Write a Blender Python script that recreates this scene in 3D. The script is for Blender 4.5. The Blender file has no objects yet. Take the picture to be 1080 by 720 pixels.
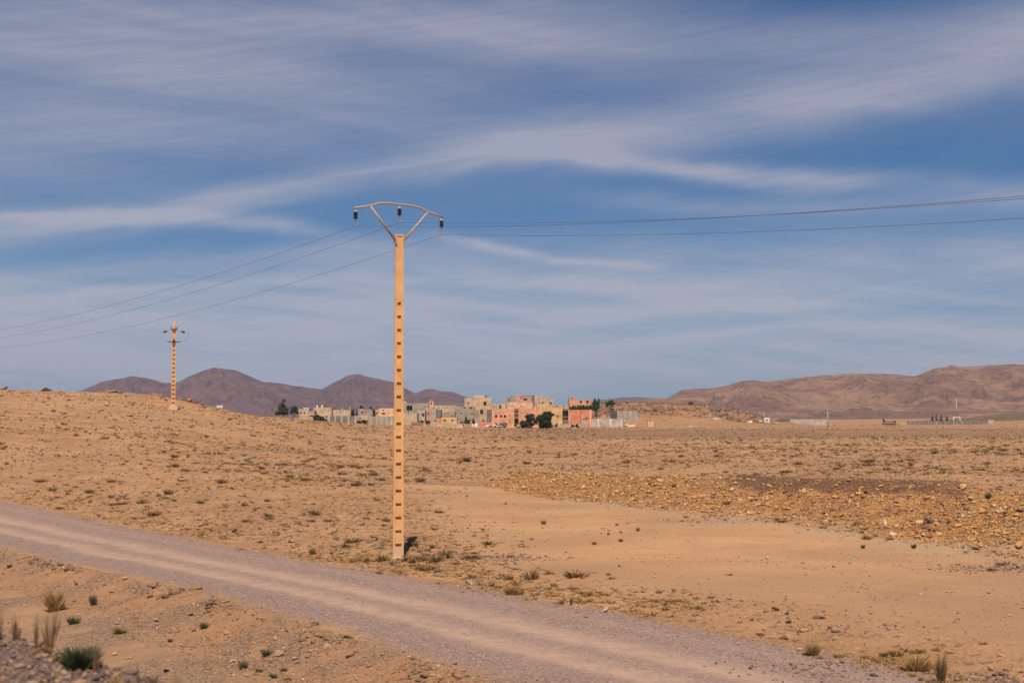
import bpy, bmesh, math, random
import numpy as np
from mathutils import Vector, Matrix

random.seed(7); rng = np.random.default_rng(7)
sc = bpy.context.scene
col = bpy.context.collection
F = 1500.0; CAMZ = 4.6
PITCH = math.atan(80/1500)
cp, sp = math.cos(PITCH), math.sin(PITCH)

def at(px, py, Y):
    """world point on the ray of photo pixel (px,py) at forward distance Y"""
    u = (px-540)/F; v = (360-py)/F
    yy = cp - v*sp; zz = sp + v*cp
    return (u/yy*Y, Y, CAMZ + zz/yy*Y)
def ATX(px, Y): return (px-540)/F*Y
def ATZ(py, Y): return at(540, py, Y)[2]

# ------------------------------------------------------------------ noise
def _hash(ix, iy, seed):
    h = (ix.astype(np.int64)*374761393 + iy.astype(np.int64)*668265263 + seed*1442695041) & 0xFFFFFFFF
    h = ((h ^ (h >> 13))*1274126177) & 0xFFFFFFFF
    h = (h ^ (h >> 16)) & 0xFFFFFFFF
    return h/4294967295.0
def vnoise(x, y, seed=0):
    x = np.asarray(x, float); y = np.asarray(y, float)
    ix = np.floor(x); iy = np.floor(y); fx = x-ix; fy = y-iy
    fx = fx*fx*fx*(fx*(fx*6-15)+10); fy = fy*fy*fy*(fy*(fy*6-15)+10)
    a = _hash(ix, iy, seed); b = _hash(ix+1, iy, seed); c = _hash(ix, iy+1, seed); d = _hash(ix+1, iy+1, seed)
    return ((a*(1-fx)+b*fx)*(1-fy) + (c*(1-fx)+d*fx)*fy)*2-1
def fbm(x, y, octv=4, seed=0, gain=.5):
    s = 0; a = 1; n = 0
    for o in range(octv):
        s = s + a*vnoise(x*2**o+o*17.3, y*2**o-o*9.1, seed+o); n += a; a *= gain
    return s/n
def sstep(x, a, b):
    t = np.clip((np.asarray(x, float)-a)/(b-a), 0, 1); return t*t*(3-2*t)

# ------------------------------------------------------------------ terrain
TAB = {
 -1200: [(60,0),(110,3),(200,9),(300,11),(500,8),(1200,0)],
 -300: [(60,0),(110,2.5),(200,8.5),(260,10),(400,5),(1200,0)],
 0: [(65,0),(80,.4),(110,2.2),(150,4.7),(200,7.5),(235,9.2),(260,9.0),(340,4),(600,0)],
 100: [(60,0),(80,.35),(110,1.9),(150,4.1),(200,7.3),(235,9.0),(260,8.4),(340,3),(600,0)],
 160: [(58,0),(80,.3),(110,1.7),(150,3.7),(200,6.3),(235,8.6),(255,8.2),(340,2),(600,0)],
 190: [(58,0),(80,.3),(110,1.5),(150,3.2),(196,5.4),(225,7.7),(250,7.2),(340,2),(600,0)],
 230: [(55,0),(110,1.3),(150,2.6),(196,4.6),(228,6.2),(260,5.6),(350,2.5),(600,0)],
 300: [(50,0),(110,1.0),(150,1.9),(200,2.9),(300,5.1),(350,5.0),(400,4.3),(600,2)],
 325: [(50,0),(110,.9),(150,1.6),(200,2.4),(300,3.5),(350,3.5),(400,3.4),(600,3)],
 350: [(50,0),(110,.7),(200,1.8),(300,2.9),(400,3.4),(450,4),(600,4)],
 420: [(48,0),(110,.6),(200,1.2),(300,1.6),(430,2.1),(520,3),(620,5),(800,2)],
 500: [(48,0),(110,.5),(200,.6),(300,.7),(480,.6),(540,2.5),(620,6),(700,5),(900,1)],
 560: [(45,0),(110,.2),(300,.6),(500,.8),(560,2.5),(640,7),(720,6),(1000,1)],
 620: [(45,0),(110,.2),(300,.5),(505,.9),(560,5),(640,11),(720,9.5),(1000,1)],
 680: [(45,0),(110,.2),(300,.5),(505,.9),(560,5.5),(650,12.2),(740,10.5),(1100,1)],
 740: [(45,0),(110,.2),(300,.5),(505,.9),(560,4.5),(650,10.3),(740,8.5),(1100,1)],
 790: [(45,0),(110,.2),(300,.5),(505,.9),(560,2.5),(650,6.2),(740,5),(1100,1)],
 820: [(45,0),(110,.2),(300,.5),(505,.9),(600,2.0),(680,3.2),(800,2),(1100,1)],
 860: [(45,0),(110,.2),(300,.5),(505,.9),(700,1),(1000,1)],
 1000: [(45,0),(110,.2),(300,.5),(500,.9),(700,1.4),(900,3.0),(1100,3)],
 1080: [(45,0),(110,.3),(300,.6),(500,.9),(700,2.2),(900,8.8),(1300,6)],
 1400: [(45,0),(110,.3),(300,.6),(500,1),(700,3),(900,12),(1300,10)],
}
_cols = sorted(TAB); PXA = np.arange(-3000, 4001, 10.0); LYA = np.linspace(math.log(20), math.log(14000), 400)
_m = np.array([np.interp(LYA, [math.log(a) for a, b in TAB[c]], [b for a, b in TAB[c]]) for c in _cols])
_g = np.array([np.interp(PXA, _cols, _m[:, j]) for j in range(len(LYA))]).T
def _blur(a, s, ax):
    k = np.arange(-int(3*s), int(3*s)+1); w = np.exp(-.5*(k/s)**2); w /= w.sum()
    pad = [(0, 0), (0, 0)]; pad[ax] = (len(k)//2, len(k)//2)
    ap = np.pad(a, pad, mode='edge')
    return np.apply_along_axis(lambda v: np.convolve(v, w, 'valid'), ax, ap)
_g = _blur(_blur(_g, 1.6, 0), 2.2, 1)
def table(px, Y):
    i = np.clip((px-PXA[0])/10.0, 0, len(PXA)-1.001); L = np.log(np.clip(Y, 20, 13999))
    j = np.clip((L-LYA[0])/(LYA[1]-LYA[0]), 0, len(LYA)-1.001)
    i0 = i.astype(int); j0 = j.astype(int); a = i-i0; b = j-j0
    return (_g[i0, j0]*(1-a)+_g[i0+1, j0]*a)*(1-b)+(_g[i0, j0+1]*(1-a)+_g[i0+1, j0+1]*a)*b

NX, NY = .795, .606            # across the road; along it = (-NY, NX)
def TS(x, y): return NX*x+NY*y, -NY*x+NX*y
def road_edges(S):
    tf = np.interp(S, [-60, 15, 23, 32, 42, 52, 78, 200], [21.4, 21.4, 22.4, 22.7, 22.9, 23.4, 24.3, 27])
    tn = np.interp(S, [-60, 15, 22, 34, 49, 76, 200], [14.9, 15.0, 15.2, 16.4, 16.2, 17.2, 20])
    return tn, tf
def foot(px): return np.interp(px, [480, 520, 555, 619, 667, 742, 785, 860, 919, 958, 1022, 1080, 1300, 1800], [88, 86, 80.5, 76, 72.6, 65.9, 65.2, 59.5, 55, 53.5, 50, 46.6, 39, 31])
def crest(px): return np.interp(px, [480, 520, 553, 667, 780, 900, 1000, 1080, 1300, 1800], [93, 92, 90.5, 83, 73.5, 65.5, 62.5, 58, 50, 42])
def riseh(px): return np.interp(px, [500, 553, 667, 780, 900, 1000, 1080, 1500], [0, .85, 1.05, 1.25, 1.45, 1.5, 1.3, 1.2])

def fields(x, y):
    """zone masks as functions of place"""
    x = np.asarray(x, float); y = np.asarray(y, float)
    T, S = TS(x, y); tn, tf = road_edges(S)
    n1 = fbm(x*.35, y*.35, 3, 11); n2 = fbm(x*1.6, y*1.6, 2, 31)
    wob = n1*.35+n2*.12
    rho = (T+wob-tn)/(tf-tn)
    Yc = np.maximum(y, 20); px = 540+F*x/Yc
    yf = foot(px); yc = crest(px)
    wide = fbm(x*.12, y*.12, 3, 51)
    clear = sstep(px+wide*90+n1*25, 330, 560)*sstep(yf+wide*2+n1-y, -1.5, 4)*sstep(T-tf+n1, 1.0, 5.5+wide*2)
    clear = clear*(y > 5)
    inrub = sstep(px+n1*12, 505, 545)*sstep(y-yf+n1*1.2, -.8, .6)*(1-sstep(y-yc+n1*.8, -.2, 1.8))
    top = sstep(px+n1*20, 745, 800)*(1-sstep(px, 1000, 1040))*sstep(y-yc+n1*1.2, -3.4, -2.2)*(1-sstep(y-yc+n1*1.5, 2.5, 5))
    grey = sstep(px+n1*20, 690-120*0, 740)*0+sstep(y-yf+n1*1.0, -7.5, -2)*(1-sstep(y-yf+n2, -.5, 1.6))*sstep(px+n1*25, 560, 650)*.8
    grey = np.maximum(grey, sstep(px+n1*15, 985, 1030)*inrub*sstep(fbm(x*.3, y*.3, 2, 5), -.2, .3)*.9)
    should = sstep(-(T+n2*.15+n1*.15), -4.5, -3.6)
    return T, S, tn, tf, rho, px, clear, inrub, top, grey, should, n1, n2, wide

def height(x, y, fine=True):
    x = np.asarray(x, float); y = np.asarray(y, float)
    T, S, tn, tf, rho, px, clear, inrub, top, grey, should, n1, n2, wide = fields(x, y)
    z = table(px, np.where(y > 20, y, 20.0))
    yf = foot(px); yc = crest(px)
    h = riseh(px)*sstep(y+n1*.8, yf-.6, yc+.6)*(1-sstep(y, 110, 350))
    z = z+h
    r = np.hypot(x, y)
    # berm beyond the road
    off = T-tf
    z = z + .08*sstep(off+n1*.4, 2.2, 3.6)*(1-sstep(y, 80, 200)) - .10*np.exp(-((off-1.0)/.7)**2)
    plain = sstep(off, 0, 2)
    # near bank, ditch
    q = tn-T + n1*.35
    ditch = -.52*sstep(q, .0, 2.0+.6*n1) - .25*sstep(q, 2.5, 5.0)
    z = np.where(q > -1, z*plain+ditch, z)
    bq = np.clip((7.3-(T+n1*.12))/3.8, 0, 1)
    bank = np.where(bq < .5, bq*bq*2, bq*2-.5); bank = np.minimum(bank/1.5*1.0, 1); bank = np.clip(bank, 0, 1)
    z = z*(1-bank) + (3.0)*bank
    # away side of the camera's own road
    z = z*(1-sstep(-T, 8, 16)) 
    if fine:
        onroad = sstep(rho, 0, .06)*(1-sstep(rho, .95, 1.03))
        rough = (1-onroad)*(1-.85*clear)*(1-.7*should)*(1-.75*sstep(q, 2.5, 4)*(1-bank))
        z = z + rough*(.05*n2 + .10*n1*sstep(y, 40, 90))*sstep(r, 3, 12)
        z = z + rough*.16*fbm(x*.11, y*.11, 3, 71)*sstep(y, 60, 120)
        z = z + onroad*(-.035*np.exp(-((rho-.33)/.07)**2)-.035*np.exp(-((rho-.57)/.08)**2)+.012*n1)
        z = z + inrub*.22*fbm(x*.9, y*.9, 3, 81)
        cl = sstep(q, -.1, .4)*(1-sstep(q, 1.8, 2.8))
        cl2 = cl*sstep(-px, -420, -200)
        z = z + cl2*.10*np.abs(vnoise(x*1.1, y*1.1, 91))-cl2*.16*sstep(vnoise(T*1.3, S*.8, 93), .25, .6)*sstep(q, 0, .5)*(1-sstep(q, .6, 1.5))
        rocky = sstep(y, 540, 600)*(1-sstep(y, 800, 950))*sstep(px, 560, 620)*(1-sstep(px, 830, 870))
        z = z + rocky*(1.1*np.abs(fbm(x*.06, y*.06, 4, 101))+.3*n1)
        ridge = sstep(y, 200, 225)*(1-sstep(y, 250, 270))*sstep(-px, -240, -200)
        z = z + ridge*.35*np.maximum(0, fbm(x*.16, y*.16, 3, 111))
        dip = np.exp(-(((S+24)/14)**2))
    return z
def hz(x, y): return float(height(np.array([x]), np.array([y]))[0])

# ------------------------------------------------------------------ helpers
def link(o, parent=None):
    col.objects.link(o)
    if parent: o.parent = parent
    return o
def tag(o, label=None, cat=None, group=None, kind=None):
    if label: o['label'] = label
    if cat: o['category'] = cat
    if group: o['group'] = group
    if kind: o['kind'] = kind
    return o
def empty(name, loc, rz=0):
    o = bpy.data.objects.new(name, None); o.location = loc; o.rotation_euler = (0, 0, rz); o.empty_display_size = .2
    return link(o)
def npmesh(name, verts, faces, mat=None, smooth=False, parent=None, linkit=True):
    """verts (n,3), faces (m,k) arrays"""
    verts = np.asarray(verts, np.float32); faces = np.asarray(faces, np.int32)
    me = bpy.data.meshes.new(name); k = faces.shape[1]
    me.vertices.add(len(verts)); me.vertices.foreach_set('co', verts.ravel())
    me.loops.add(faces.size); me.loops.foreach_set('vertex_index', faces.ravel())
    me.polygons.add(len(faces)); me.polygons.foreach_set('loop_start', np.arange(0, faces.size, k, dtype=np.int32))
    try: me.polygons.foreach_set('loop_total', np.full(len(faces), k, np.int32))
    except Exception: pass
    me.update(calc_edges=True)
    if smooth: me.polygons.foreach_set('use_smooth', np.ones(len(faces), bool))
    if mat: me.materials.append(mat)
    o = bpy.data.objects.new(name, me)
    if linkit: link(o, parent)
    return o
def attr(me, name, vals):
    a = me.attributes.new(name, 'FLOAT', 'POINT'); a.data.foreach_set('value', np.asarray(vals, np.float32))

class MB:
    def __init__(s): s.v = []; s.f = []
    def poly(s, pts):
        n = len(s.v); s.v += [tuple(p) for p in pts]; s.f.append(tuple(range(n, n+len(pts))))
    def prism(s, low, high):
        """two matching loops of points, closed solid"""
        n = len(s.v); k = len(low); s.v += [tuple(p) for p in low]+[tuple(p) for p in high]
        s.f.append(tuple(range(n+k-1, n-1, -1))); s.f.append(tuple(range(n+k, n+2*k)))
        for i in range(k):
            j = (i+1) % k; s.f.append((n+i, n+j, n+k+j, n+k+i))
    def box(s, x0, x1, y0, y1, z0, z1):
        s.prism([(x0, y0, z0), (x1, y0, z0), (x1, y1, z0), (x0, y1, z0)], [(x0, y0, z1), (x1, y0, z1), (x1, y1, z1), (x0, y1, z1)])
    def tube(s, pts, r, n=8, cap=True):
        pts = [Vector(p) for p in pts]; rr = r if isinstance(r, (list, tuple)) else [r]*len(pts)
        base = len(s.v); up = Vector((0, 0, 1))
        for i, p in enumerate(pts):
            d = (pts[min(i+1, len(pts)-1)]-pts[max(i-1, 0)]).normalized()
            a = d.cross(up)
            if a.length < 1e-3: a = d.cross(Vector((1, 0, 0)))
            a.normalize(); b = d.cross(a).normalized()
            for k in range(n):
                t = 2*math.pi*k/n; s.v.append(tuple(p+a*math.cos(t)*rr[i]+b*math.sin(t)*rr[i]))
        for i in range(len(pts)-1):
            for k in range(n):
                k2 = (k+1) % n
                s.f.append((base+i*n+k, base+i*n+k2, base+(i+1)*n+k2, base+(i+1)*n+k))
        if cap:
            s.f.append(tuple(base+k for k in range(n-1, -1, -1))); s.f.append(tuple(base+(len(pts)-1)*n+k for k in range(n)))
    def build(s, name, mat, parent=None, smooth=False, bevel=0):
        me = bpy.data.meshes.new(name); me.from_pydata(s.v, [], s.f); me.update()
        bm = bmesh.new(); bm.from_mesh(me); bmesh.ops.recalc_face_normals(bm, faces=bm.faces)
        if bevel:
            bmesh.ops.remove_doubles(bm, verts=bm.verts, dist=1e-5)
            bmesh.ops.bevel(bm, geom=[e for e in bm.edges], offset=bevel, segments=1, affect='EDGES')
        bm.to_mesh(me); bm.free()
        if smooth:
            for p in me.polygons: p.use_smooth = True
        me.materials.append(mat)
        return link(bpy.data.objects.new(name, me), parent)

# ------------------------------------------------------------------ materials
class NT:
    def __init__(s, nt): s.nt = nt; s.N = nt.nodes; s.L = nt.links
    def inp(s, sock, v):
        if v is None: return
        if isinstance(v, bpy.types.NodeSocket): s.L.new(v, sock)
        else:
            try: sock.default_value = v
            except Exception: sock.default_value = tuple(v)+(1,)
    def math(s, op, a, b=None, c=None, clamp=False):
        n = s.N.new('ShaderNodeMath'); n.operation = op; n.use_clamp = clamp
        s.inp(n.inputs[0], a); s.inp(n.inputs[1], b)
        if c is not None: s.inp(n.inputs[2], c)
        return n.outputs[0]
    def mix(s, f, a, b, mode='MIX'):
        n = s.N.new('ShaderNodeMix'); n.data_type = 'RGBA'; n.blend_type = mode; n.clamp_factor = True
        s.inp(n.inputs[0], f)
        for k, v in ((6, a), (7, b)):
            if isinstance(v, (tuple, list)): v = tuple(v)[:3]+(1,)
            s.inp(n.inputs[k], v)
        return n.outputs[2]
    def rng(s, v, a, b, c=0., d=1., smooth=True):
        n = s.N.new('ShaderNodeMapRange'); n.interpolation_type = 'SMOOTHSTEP' if smooth else 'LINEAR'
        s.inp(n.inputs[0], v); n.inputs[1].default_value = a; n.inputs[2].default_value = b; n.inputs[3].default_value = c; n.inputs[4].default_value = d
        return n.outputs[0]
    def noise(s, vec, scale, detail=3, rough=.55, out='Fac', dist=0):
        n = s.N.new('ShaderNodeTexNoise'); s.inp(n.inputs['Vector'], vec); n.inputs['Scale'].default_value = scale
        n.inputs['Detail'].default_value = detail; n.inputs['Roughness'].default_value = rough; n.inputs['Distortion'].default_value = dist
        return n.outputs[out]
    def voro(s, vec, scale, out='Distance', feature='F1'):
        n = s.N.new('ShaderNodeTexVoronoi'); n.feature = feature; s.inp(n.inputs['Vector'], vec); n.inputs['Scale'].default_value = scale
        return n.outputs[out]
    def attr(s, name):
        n = s.N.new('ShaderNodeAttribute'); n.attribute_name = name; return n.outputs['Fac']
    def mapping(s, vec, scale=(1, 1, 1), rot=(0, 0, 0)):
        n = s.N.new('ShaderNodeMapping'); s.inp(n.inputs[0], vec); n.inputs['Scale'].default_value = scale; n.inputs['Rotation'].default_value = rot
        return n.outputs[0]
    def sep(s, c):
        n = s.N.new('ShaderNodeSeparateXYZ'); s.inp(n.inputs[0], c); return n.outputs
    def pos(s): return s.N.new('ShaderNodeNewGeometry').outputs['Position']
    def obj(s): return s.N.new('ShaderNodeTexCoord').outputs['Object']
def new_mat(name, rough=.9):
    m = bpy.data.materials.new(name); m.use_nodes = True; nt = NT(m.node_tree)
    b = nt.N['Principled BSDF']; b.inputs['Roughness'].default_value = rough
    b.inputs['Specular IOR Level'].default_value = .2
    return m, nt, b
def bump(nt, b, h, strength=.5, dist=.02):
    n = nt.N.new('ShaderNodeBump'); n.inputs['Strength'].default_value = strength; n.inputs['Distance'].default_value = dist
    nt.inp(n.inputs['Height'], h); nt.L.new(n.outputs[0], b.inputs['Normal'])
def noisy(name, c1, c2, scale=3, rough=.9, c3=None, obj=False, bumpd=0, metal=0):
    m, nt, b = new_mat(name, rough); p = nt.obj() if obj else nt.pos()
    n = nt.noise(p, scale, 5, .62); c = nt.mix(nt.rng(n, .35, .65), c1, c2)
    if c3:
        n2 = nt.noise(p, scale*4.3, 3, .6); c = nt.mix(nt.rng(n2, .55, .68), c, c3)
    nt.L.new(c, b.inputs['Base Color']); b.inputs['Metallic'].default_value = metal
    if bumpd: bump(nt, b, n, .6, bumpd)
    return m
def stone_mat(name, cols, scale=2.2):
    """colour differs stone by stone (per island random)"""
    m, nt, b = new_mat(name, .92)
    g = nt.N.new('ShaderNodeNewGeometry'); oi = nt.N.new('ShaderNodeObjectInfo')
    r = nt.math('FRACT', nt.math('ADD', g.outputs['Random Per Island'], oi.outputs['Random']))
    ramp = nt.N.new('ShaderNodeValToRGB'); ramp.color_ramp.interpolation = 'CONSTANT'
    e = ramp.color_ramp.elements
    while len(e) > 1: e.remove(e[-1])
    e[0].color = tuple(cols[0])+(1,)
    for i, c in enumerate(cols[1:]):
        k = e.new((i+1)/len(cols)); k.color = tuple(c)+(1,)
    nt.L.new(r, ramp.inputs[0])
    n = nt.noise(nt.pos(), 9, 4, .6)
    c = nt.mix(nt.rng(n, .3, .7, .0, .45), ramp.outputs[0], (.30, .18, .10))
    nt.L.new(c, b.inputs['Base Color'])
    return m

SAND1 = (.62, .32, .14); SAND2 = (.46, .23, .10); PALE = (.72, .44, .23); GREYG = (.38, .245, .155)
def ground_material():
    m, nt, b = new_mat('desert_ground', .95)
    p = nt.pos()
    big = nt.noise(p, .035, 4, .6); mid = nt.noise(p, .22, 4, .6); sm = nt.noise(p, 1.7, 5, .65); fine = nt.noise(p, 14, 3, .7); grit = nt.noise(p, 45, 2, .7)
    # stony plain
    c = nt.mix(nt.rng(mid, .35, .65), SAND2, SAND1)
    c = nt.mix(nt.rng(big, .48, .66, 0, .55), c, (.60, .33, .15))
    c = nt.mix(nt.rng(nt.noise(p, .075, 4, .62), .55, .70, 0, .55), c, GREYG)
    c = nt.mix(nt.rng(sm, .52, .70, 0, .6), c, (.33, .185, .09))
    c = nt.mix(nt.rng(sm, .46, .30, 0, .45), c, PALE)
    vd = nt.voro(p, 3.1); cell = nt.voro(p, 3.1, 'Color')
    cs = nt.sep(cell)
    dots = nt.math('MULTIPLY', nt.rng(vd, .42, .22), nt.rng(cs[0], .62, .66))
    c = nt.mix(nt.math('MULTIPLY', dots, .7), c, (.17, .105, .065))
    vd2 = nt.voro(p, 5.7); cs2 = nt.sep(nt.voro(p, 5.7, 'Color'))
    c = nt.mix(nt.math('MULTIPLY', nt.math('MULTIPLY', nt.rng(vd2, .40, .2), nt.rng(cs2[1], .72, .76)), .6), c, (.60, .42, .27))
    # cleared sandy flat
    cc = nt.mix(nt.rng(nt.noise(nt.mapping(p, (.6, .9, 1), (0, 0, .5)), .25, 5, .62), .35, .7), (.62, .34, .16), (.50, .265, .12))
    cc = nt.mix(nt.rng(nt.noise(nt.mapping(p, (.5, 1.3, 1), (0, 0, .6)), .8, 6, .72), .50, .68, 0, .6), cc, (.40, .235, .13))
    cc = nt.mix(nt.rng(grit, .45, .7, 0, .35), cc, (.38, .23, .13))
    c = nt.mix(nt.rng(nt.math('ADD', nt.attr('clear'), nt.rng(mid, .3, .7, -.35, .35, False)), .25, .85), c, cc)
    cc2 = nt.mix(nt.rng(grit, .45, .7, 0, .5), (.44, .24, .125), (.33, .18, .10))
    nearz = nt.math('ADD', nt.rng(nt.sep(p)[1], 52, 30, 0, .95), nt.rng(nt.noise(p, .09, 5, .65), .45, .62, 0, .6), clamp=True)  # browner soil close by, part of the darkening is painted-in lens vignetting
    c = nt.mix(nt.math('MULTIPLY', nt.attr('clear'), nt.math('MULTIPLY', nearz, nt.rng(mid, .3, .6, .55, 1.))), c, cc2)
    # rubble bank soil
    rc = nt.mix(nt.rng(sm, .35, .65), (.56, .26, .08), (.34, .145, .05))
    rc = nt.mix(nt.rng(nt.noise(p, .5, 3, .6), .56, .68, 0, .5), rc, (.30, .14, .07))
    rc = nt.mix(nt.rng(fine, .45, .7, 0, .5), rc, (.62, .37, .17))
    c = nt.mix(nt.attr('rubble'), c, rc)
    c = nt.mix(nt.math('MULTIPLY', nt.attr('topsoil'), nt.rng(sm, .25, .6, .7, 1.)), c, (.17, .07, .032))
    gc = nt.mix(nt.rng(fine, .4, .65), (.55, .39, .24), (.40, .275, .17))
    c = nt.mix(nt.math('MULTIPLY', nt.attr('grey'), nt.rng(mid, .35, .6, .1, .85)), c, gc)
    # fine gravel speckle, road side and ditch
    vc = nt.sep(nt.voro(p, 24, 'Color')); vc2 = nt.sep(nt.voro(p, 60, 'Color'))
    spk = nt.mix(nt.math('MULTIPLY', nt.rng(vc[0], .75, .85), .35), c, (.22, .16, .13))
    spk = nt.mix(nt.math('MULTIPLY', nt.rng(vc[1], .85, .93), .4), spk, (.6, .45, .33))
    c = nt.mix(nt.math('SUBTRACT', 1, nt.math('MULTIPLY', nt.attr('clear'), .7)), c, spk)
    # near bank reddish soil
    nb = nt.mix(nt.rng(sm, .35, .6), (.50, .24, .115), (.43, .25, .14))
    c = nt.mix(nt.math('MULTIPLY', nt.attr('nearbank'), nt.rng(mid, .3, .6, .45, .95)), c, nb)
    dt = nt.mix(nt.rng(nt.noise(p, .8, 4, .6), .4, .65), (.53, .30, .155), (.43, .25, .135))
    dgr = nt.mix(nt.rng(fine, .42, .6), (.27, .165, .11), (.42, .26, .16))
    dgr = nt.mix(nt.math('MULTIPLY', nt.rng(vc[0], .6, .7), .8), dgr, (.15, .085, .055)); dgr = nt.mix(nt.math('MULTIPLY', nt.rng(vc[1], .75, .85), .6), dgr, (.62, .42, .27))
    c = nt.mix(nt.attr('ditch'), c, dt)
    dmix = nt.math('MULTIPLY', nt.math('MAXIMUM', nt.attr('ditch'), nt.attr('nearbank')), nt.rng(nt.noise(p, .38, 4, .65), .45, .58, 0, .85))
    c = nt.mix(dmix, c, dgr)
    # far dark bands
    c = nt.mix(nt.math('MULTIPLY', nt.attr('farband'), nt.rng(nt.noise(nt.mapping(p, (.12, 1, 1)), .03, 3, .6), .3, .7, .45, 1.)), c, (.30, .165, .09))
    c = nt.mix(nt.math('MULTIPLY', nt.attr('orchard'), nt.rng(nt.noise(p, .12, 4, .7), .3, .6, .55, 1.)), c, (.15, .105, .065))
    # rocky hill
    hc = nt.mix(nt.rng(nt.noise(p, .12, 5, .65), .4, .6), (.52, .26, .11), (.32, .18, .11))
    hc = nt.mix(nt.rng(nt.noise(p, .5, 4, .7), .52, .64, 0, .8), hc, (.12, .08, .06))
    c = nt.mix(nt.attr('rocky'), c, hc)
    # dirt road
    rho = nt.math('ADD', nt.attr('rho'), nt.rng(sm, 0, 1, -.035, .035, False))
    gravel = nt.mix(nt.rng(fine, .4, .62), (.40, .245, .185), (.29, .18, .14))
    gravel = nt.mix(nt.math('MULTIPLY', nt.rng(vc[0], .70, .8), .7), gravel, (.15, .115, .11))
    gravel = nt.mix(nt.math('MULTIPLY', nt.rng(vc[1], .72, .85), .8), gravel, (.54, .39, .30))
    gravel = nt.mix(nt.rng(nt.noise(p, 3.2, 4, .7), .52, .66, 0, .5), gravel, (.22, .14, .11))
    gravel = nt.mix(nt.math('MULTIPLY', nt.rng(vc2[2], .7, .85), .5), gravel, (.17, .13, .12))
    gravel = nt.mix(nt.rng(nt.noise(nt.mapping(p, (1, 1, 1)), .6, 4, .65), .5, .7, 0, .45), gravel, (.36, .235, .175))
    dust = nt.mix(nt.rng(nt.noise(p, 2.2, 4, .7), .35, .65), (.56, .36, .255), (.46, .295, .21))
    tr = nt.N.new('ShaderNodeValToRGB'); nt.L.new(nt.math('MULTIPLY', rho, 1.), tr.inputs[0])
    e = tr.color_ramp.elements; e[0].position = .17; e[0].color = (0, 0, 0, 1); e[1].position = 1.0; e[1].color = (0, 0, 0, 1)
    for q, v in ((.25, .15), (.29, .75), (.33, .95), (.37, .7), (.42, .25), (.47, .22), (.51, .7), (.56, 1.), (.60, .8), (.66, .25), (.72, .08), (.78, .12), (.84, .35), (.88, .08)):
        k = e.new(q); k.color = (v, v, v, 1)
    rd = nt.mix(nt.math('MULTIPLY', tr.outputs[0], nt.rng(nt.noise(p, .9, 5, .7), .2, .6, .55, 1.)), gravel, dust)
    onr = nt.math('MULTIPLY', nt.rng(nt.math('ADD', rho, nt.rng(fine, .3, .7, -.03, .03)), -.05, .09), nt.rng(nt.math('ADD', rho, nt.rng(fine, .3, .7, -.04, .04)), 1.05, .93))
    c = nt.mix(onr, c, rd)
    # camera-side gravel road shoulder
    sg = nt.mix(nt.rng(fine, .4, .65), (.26, .17, .13), (.17, .12, .105))
    c = nt.mix(nt.attr('shoulder'), c, sg)
    nt.L.new(c, b.inputs['Base Color'])
    hgt = nt.math('ADD', nt.math('MULTIPLY', fine, .5), nt.math('ADD', nt.math('MULTIPLY', sm, 1.2), nt.math('MULTIPLY', grit, .25)))
    n = nt.N.new('ShaderNodeBump'); nt.inp(n.inputs['Height'], hgt)
    n.inputs['Strength'].default_value = 1.0
    damp = nt.math('SUBTRACT', 1, nt.math('MULTIPLY', nt.math('MAXIMUM', nt.attr('clear'), onr), .75))
    nt.inp(n.inputs['Distance'], nt.math('MULTIPLY', damp, .10))
    nt.L.new(n.outputs[0], b.inputs['Normal'])
    return m
GROUND = ground_material()

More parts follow.
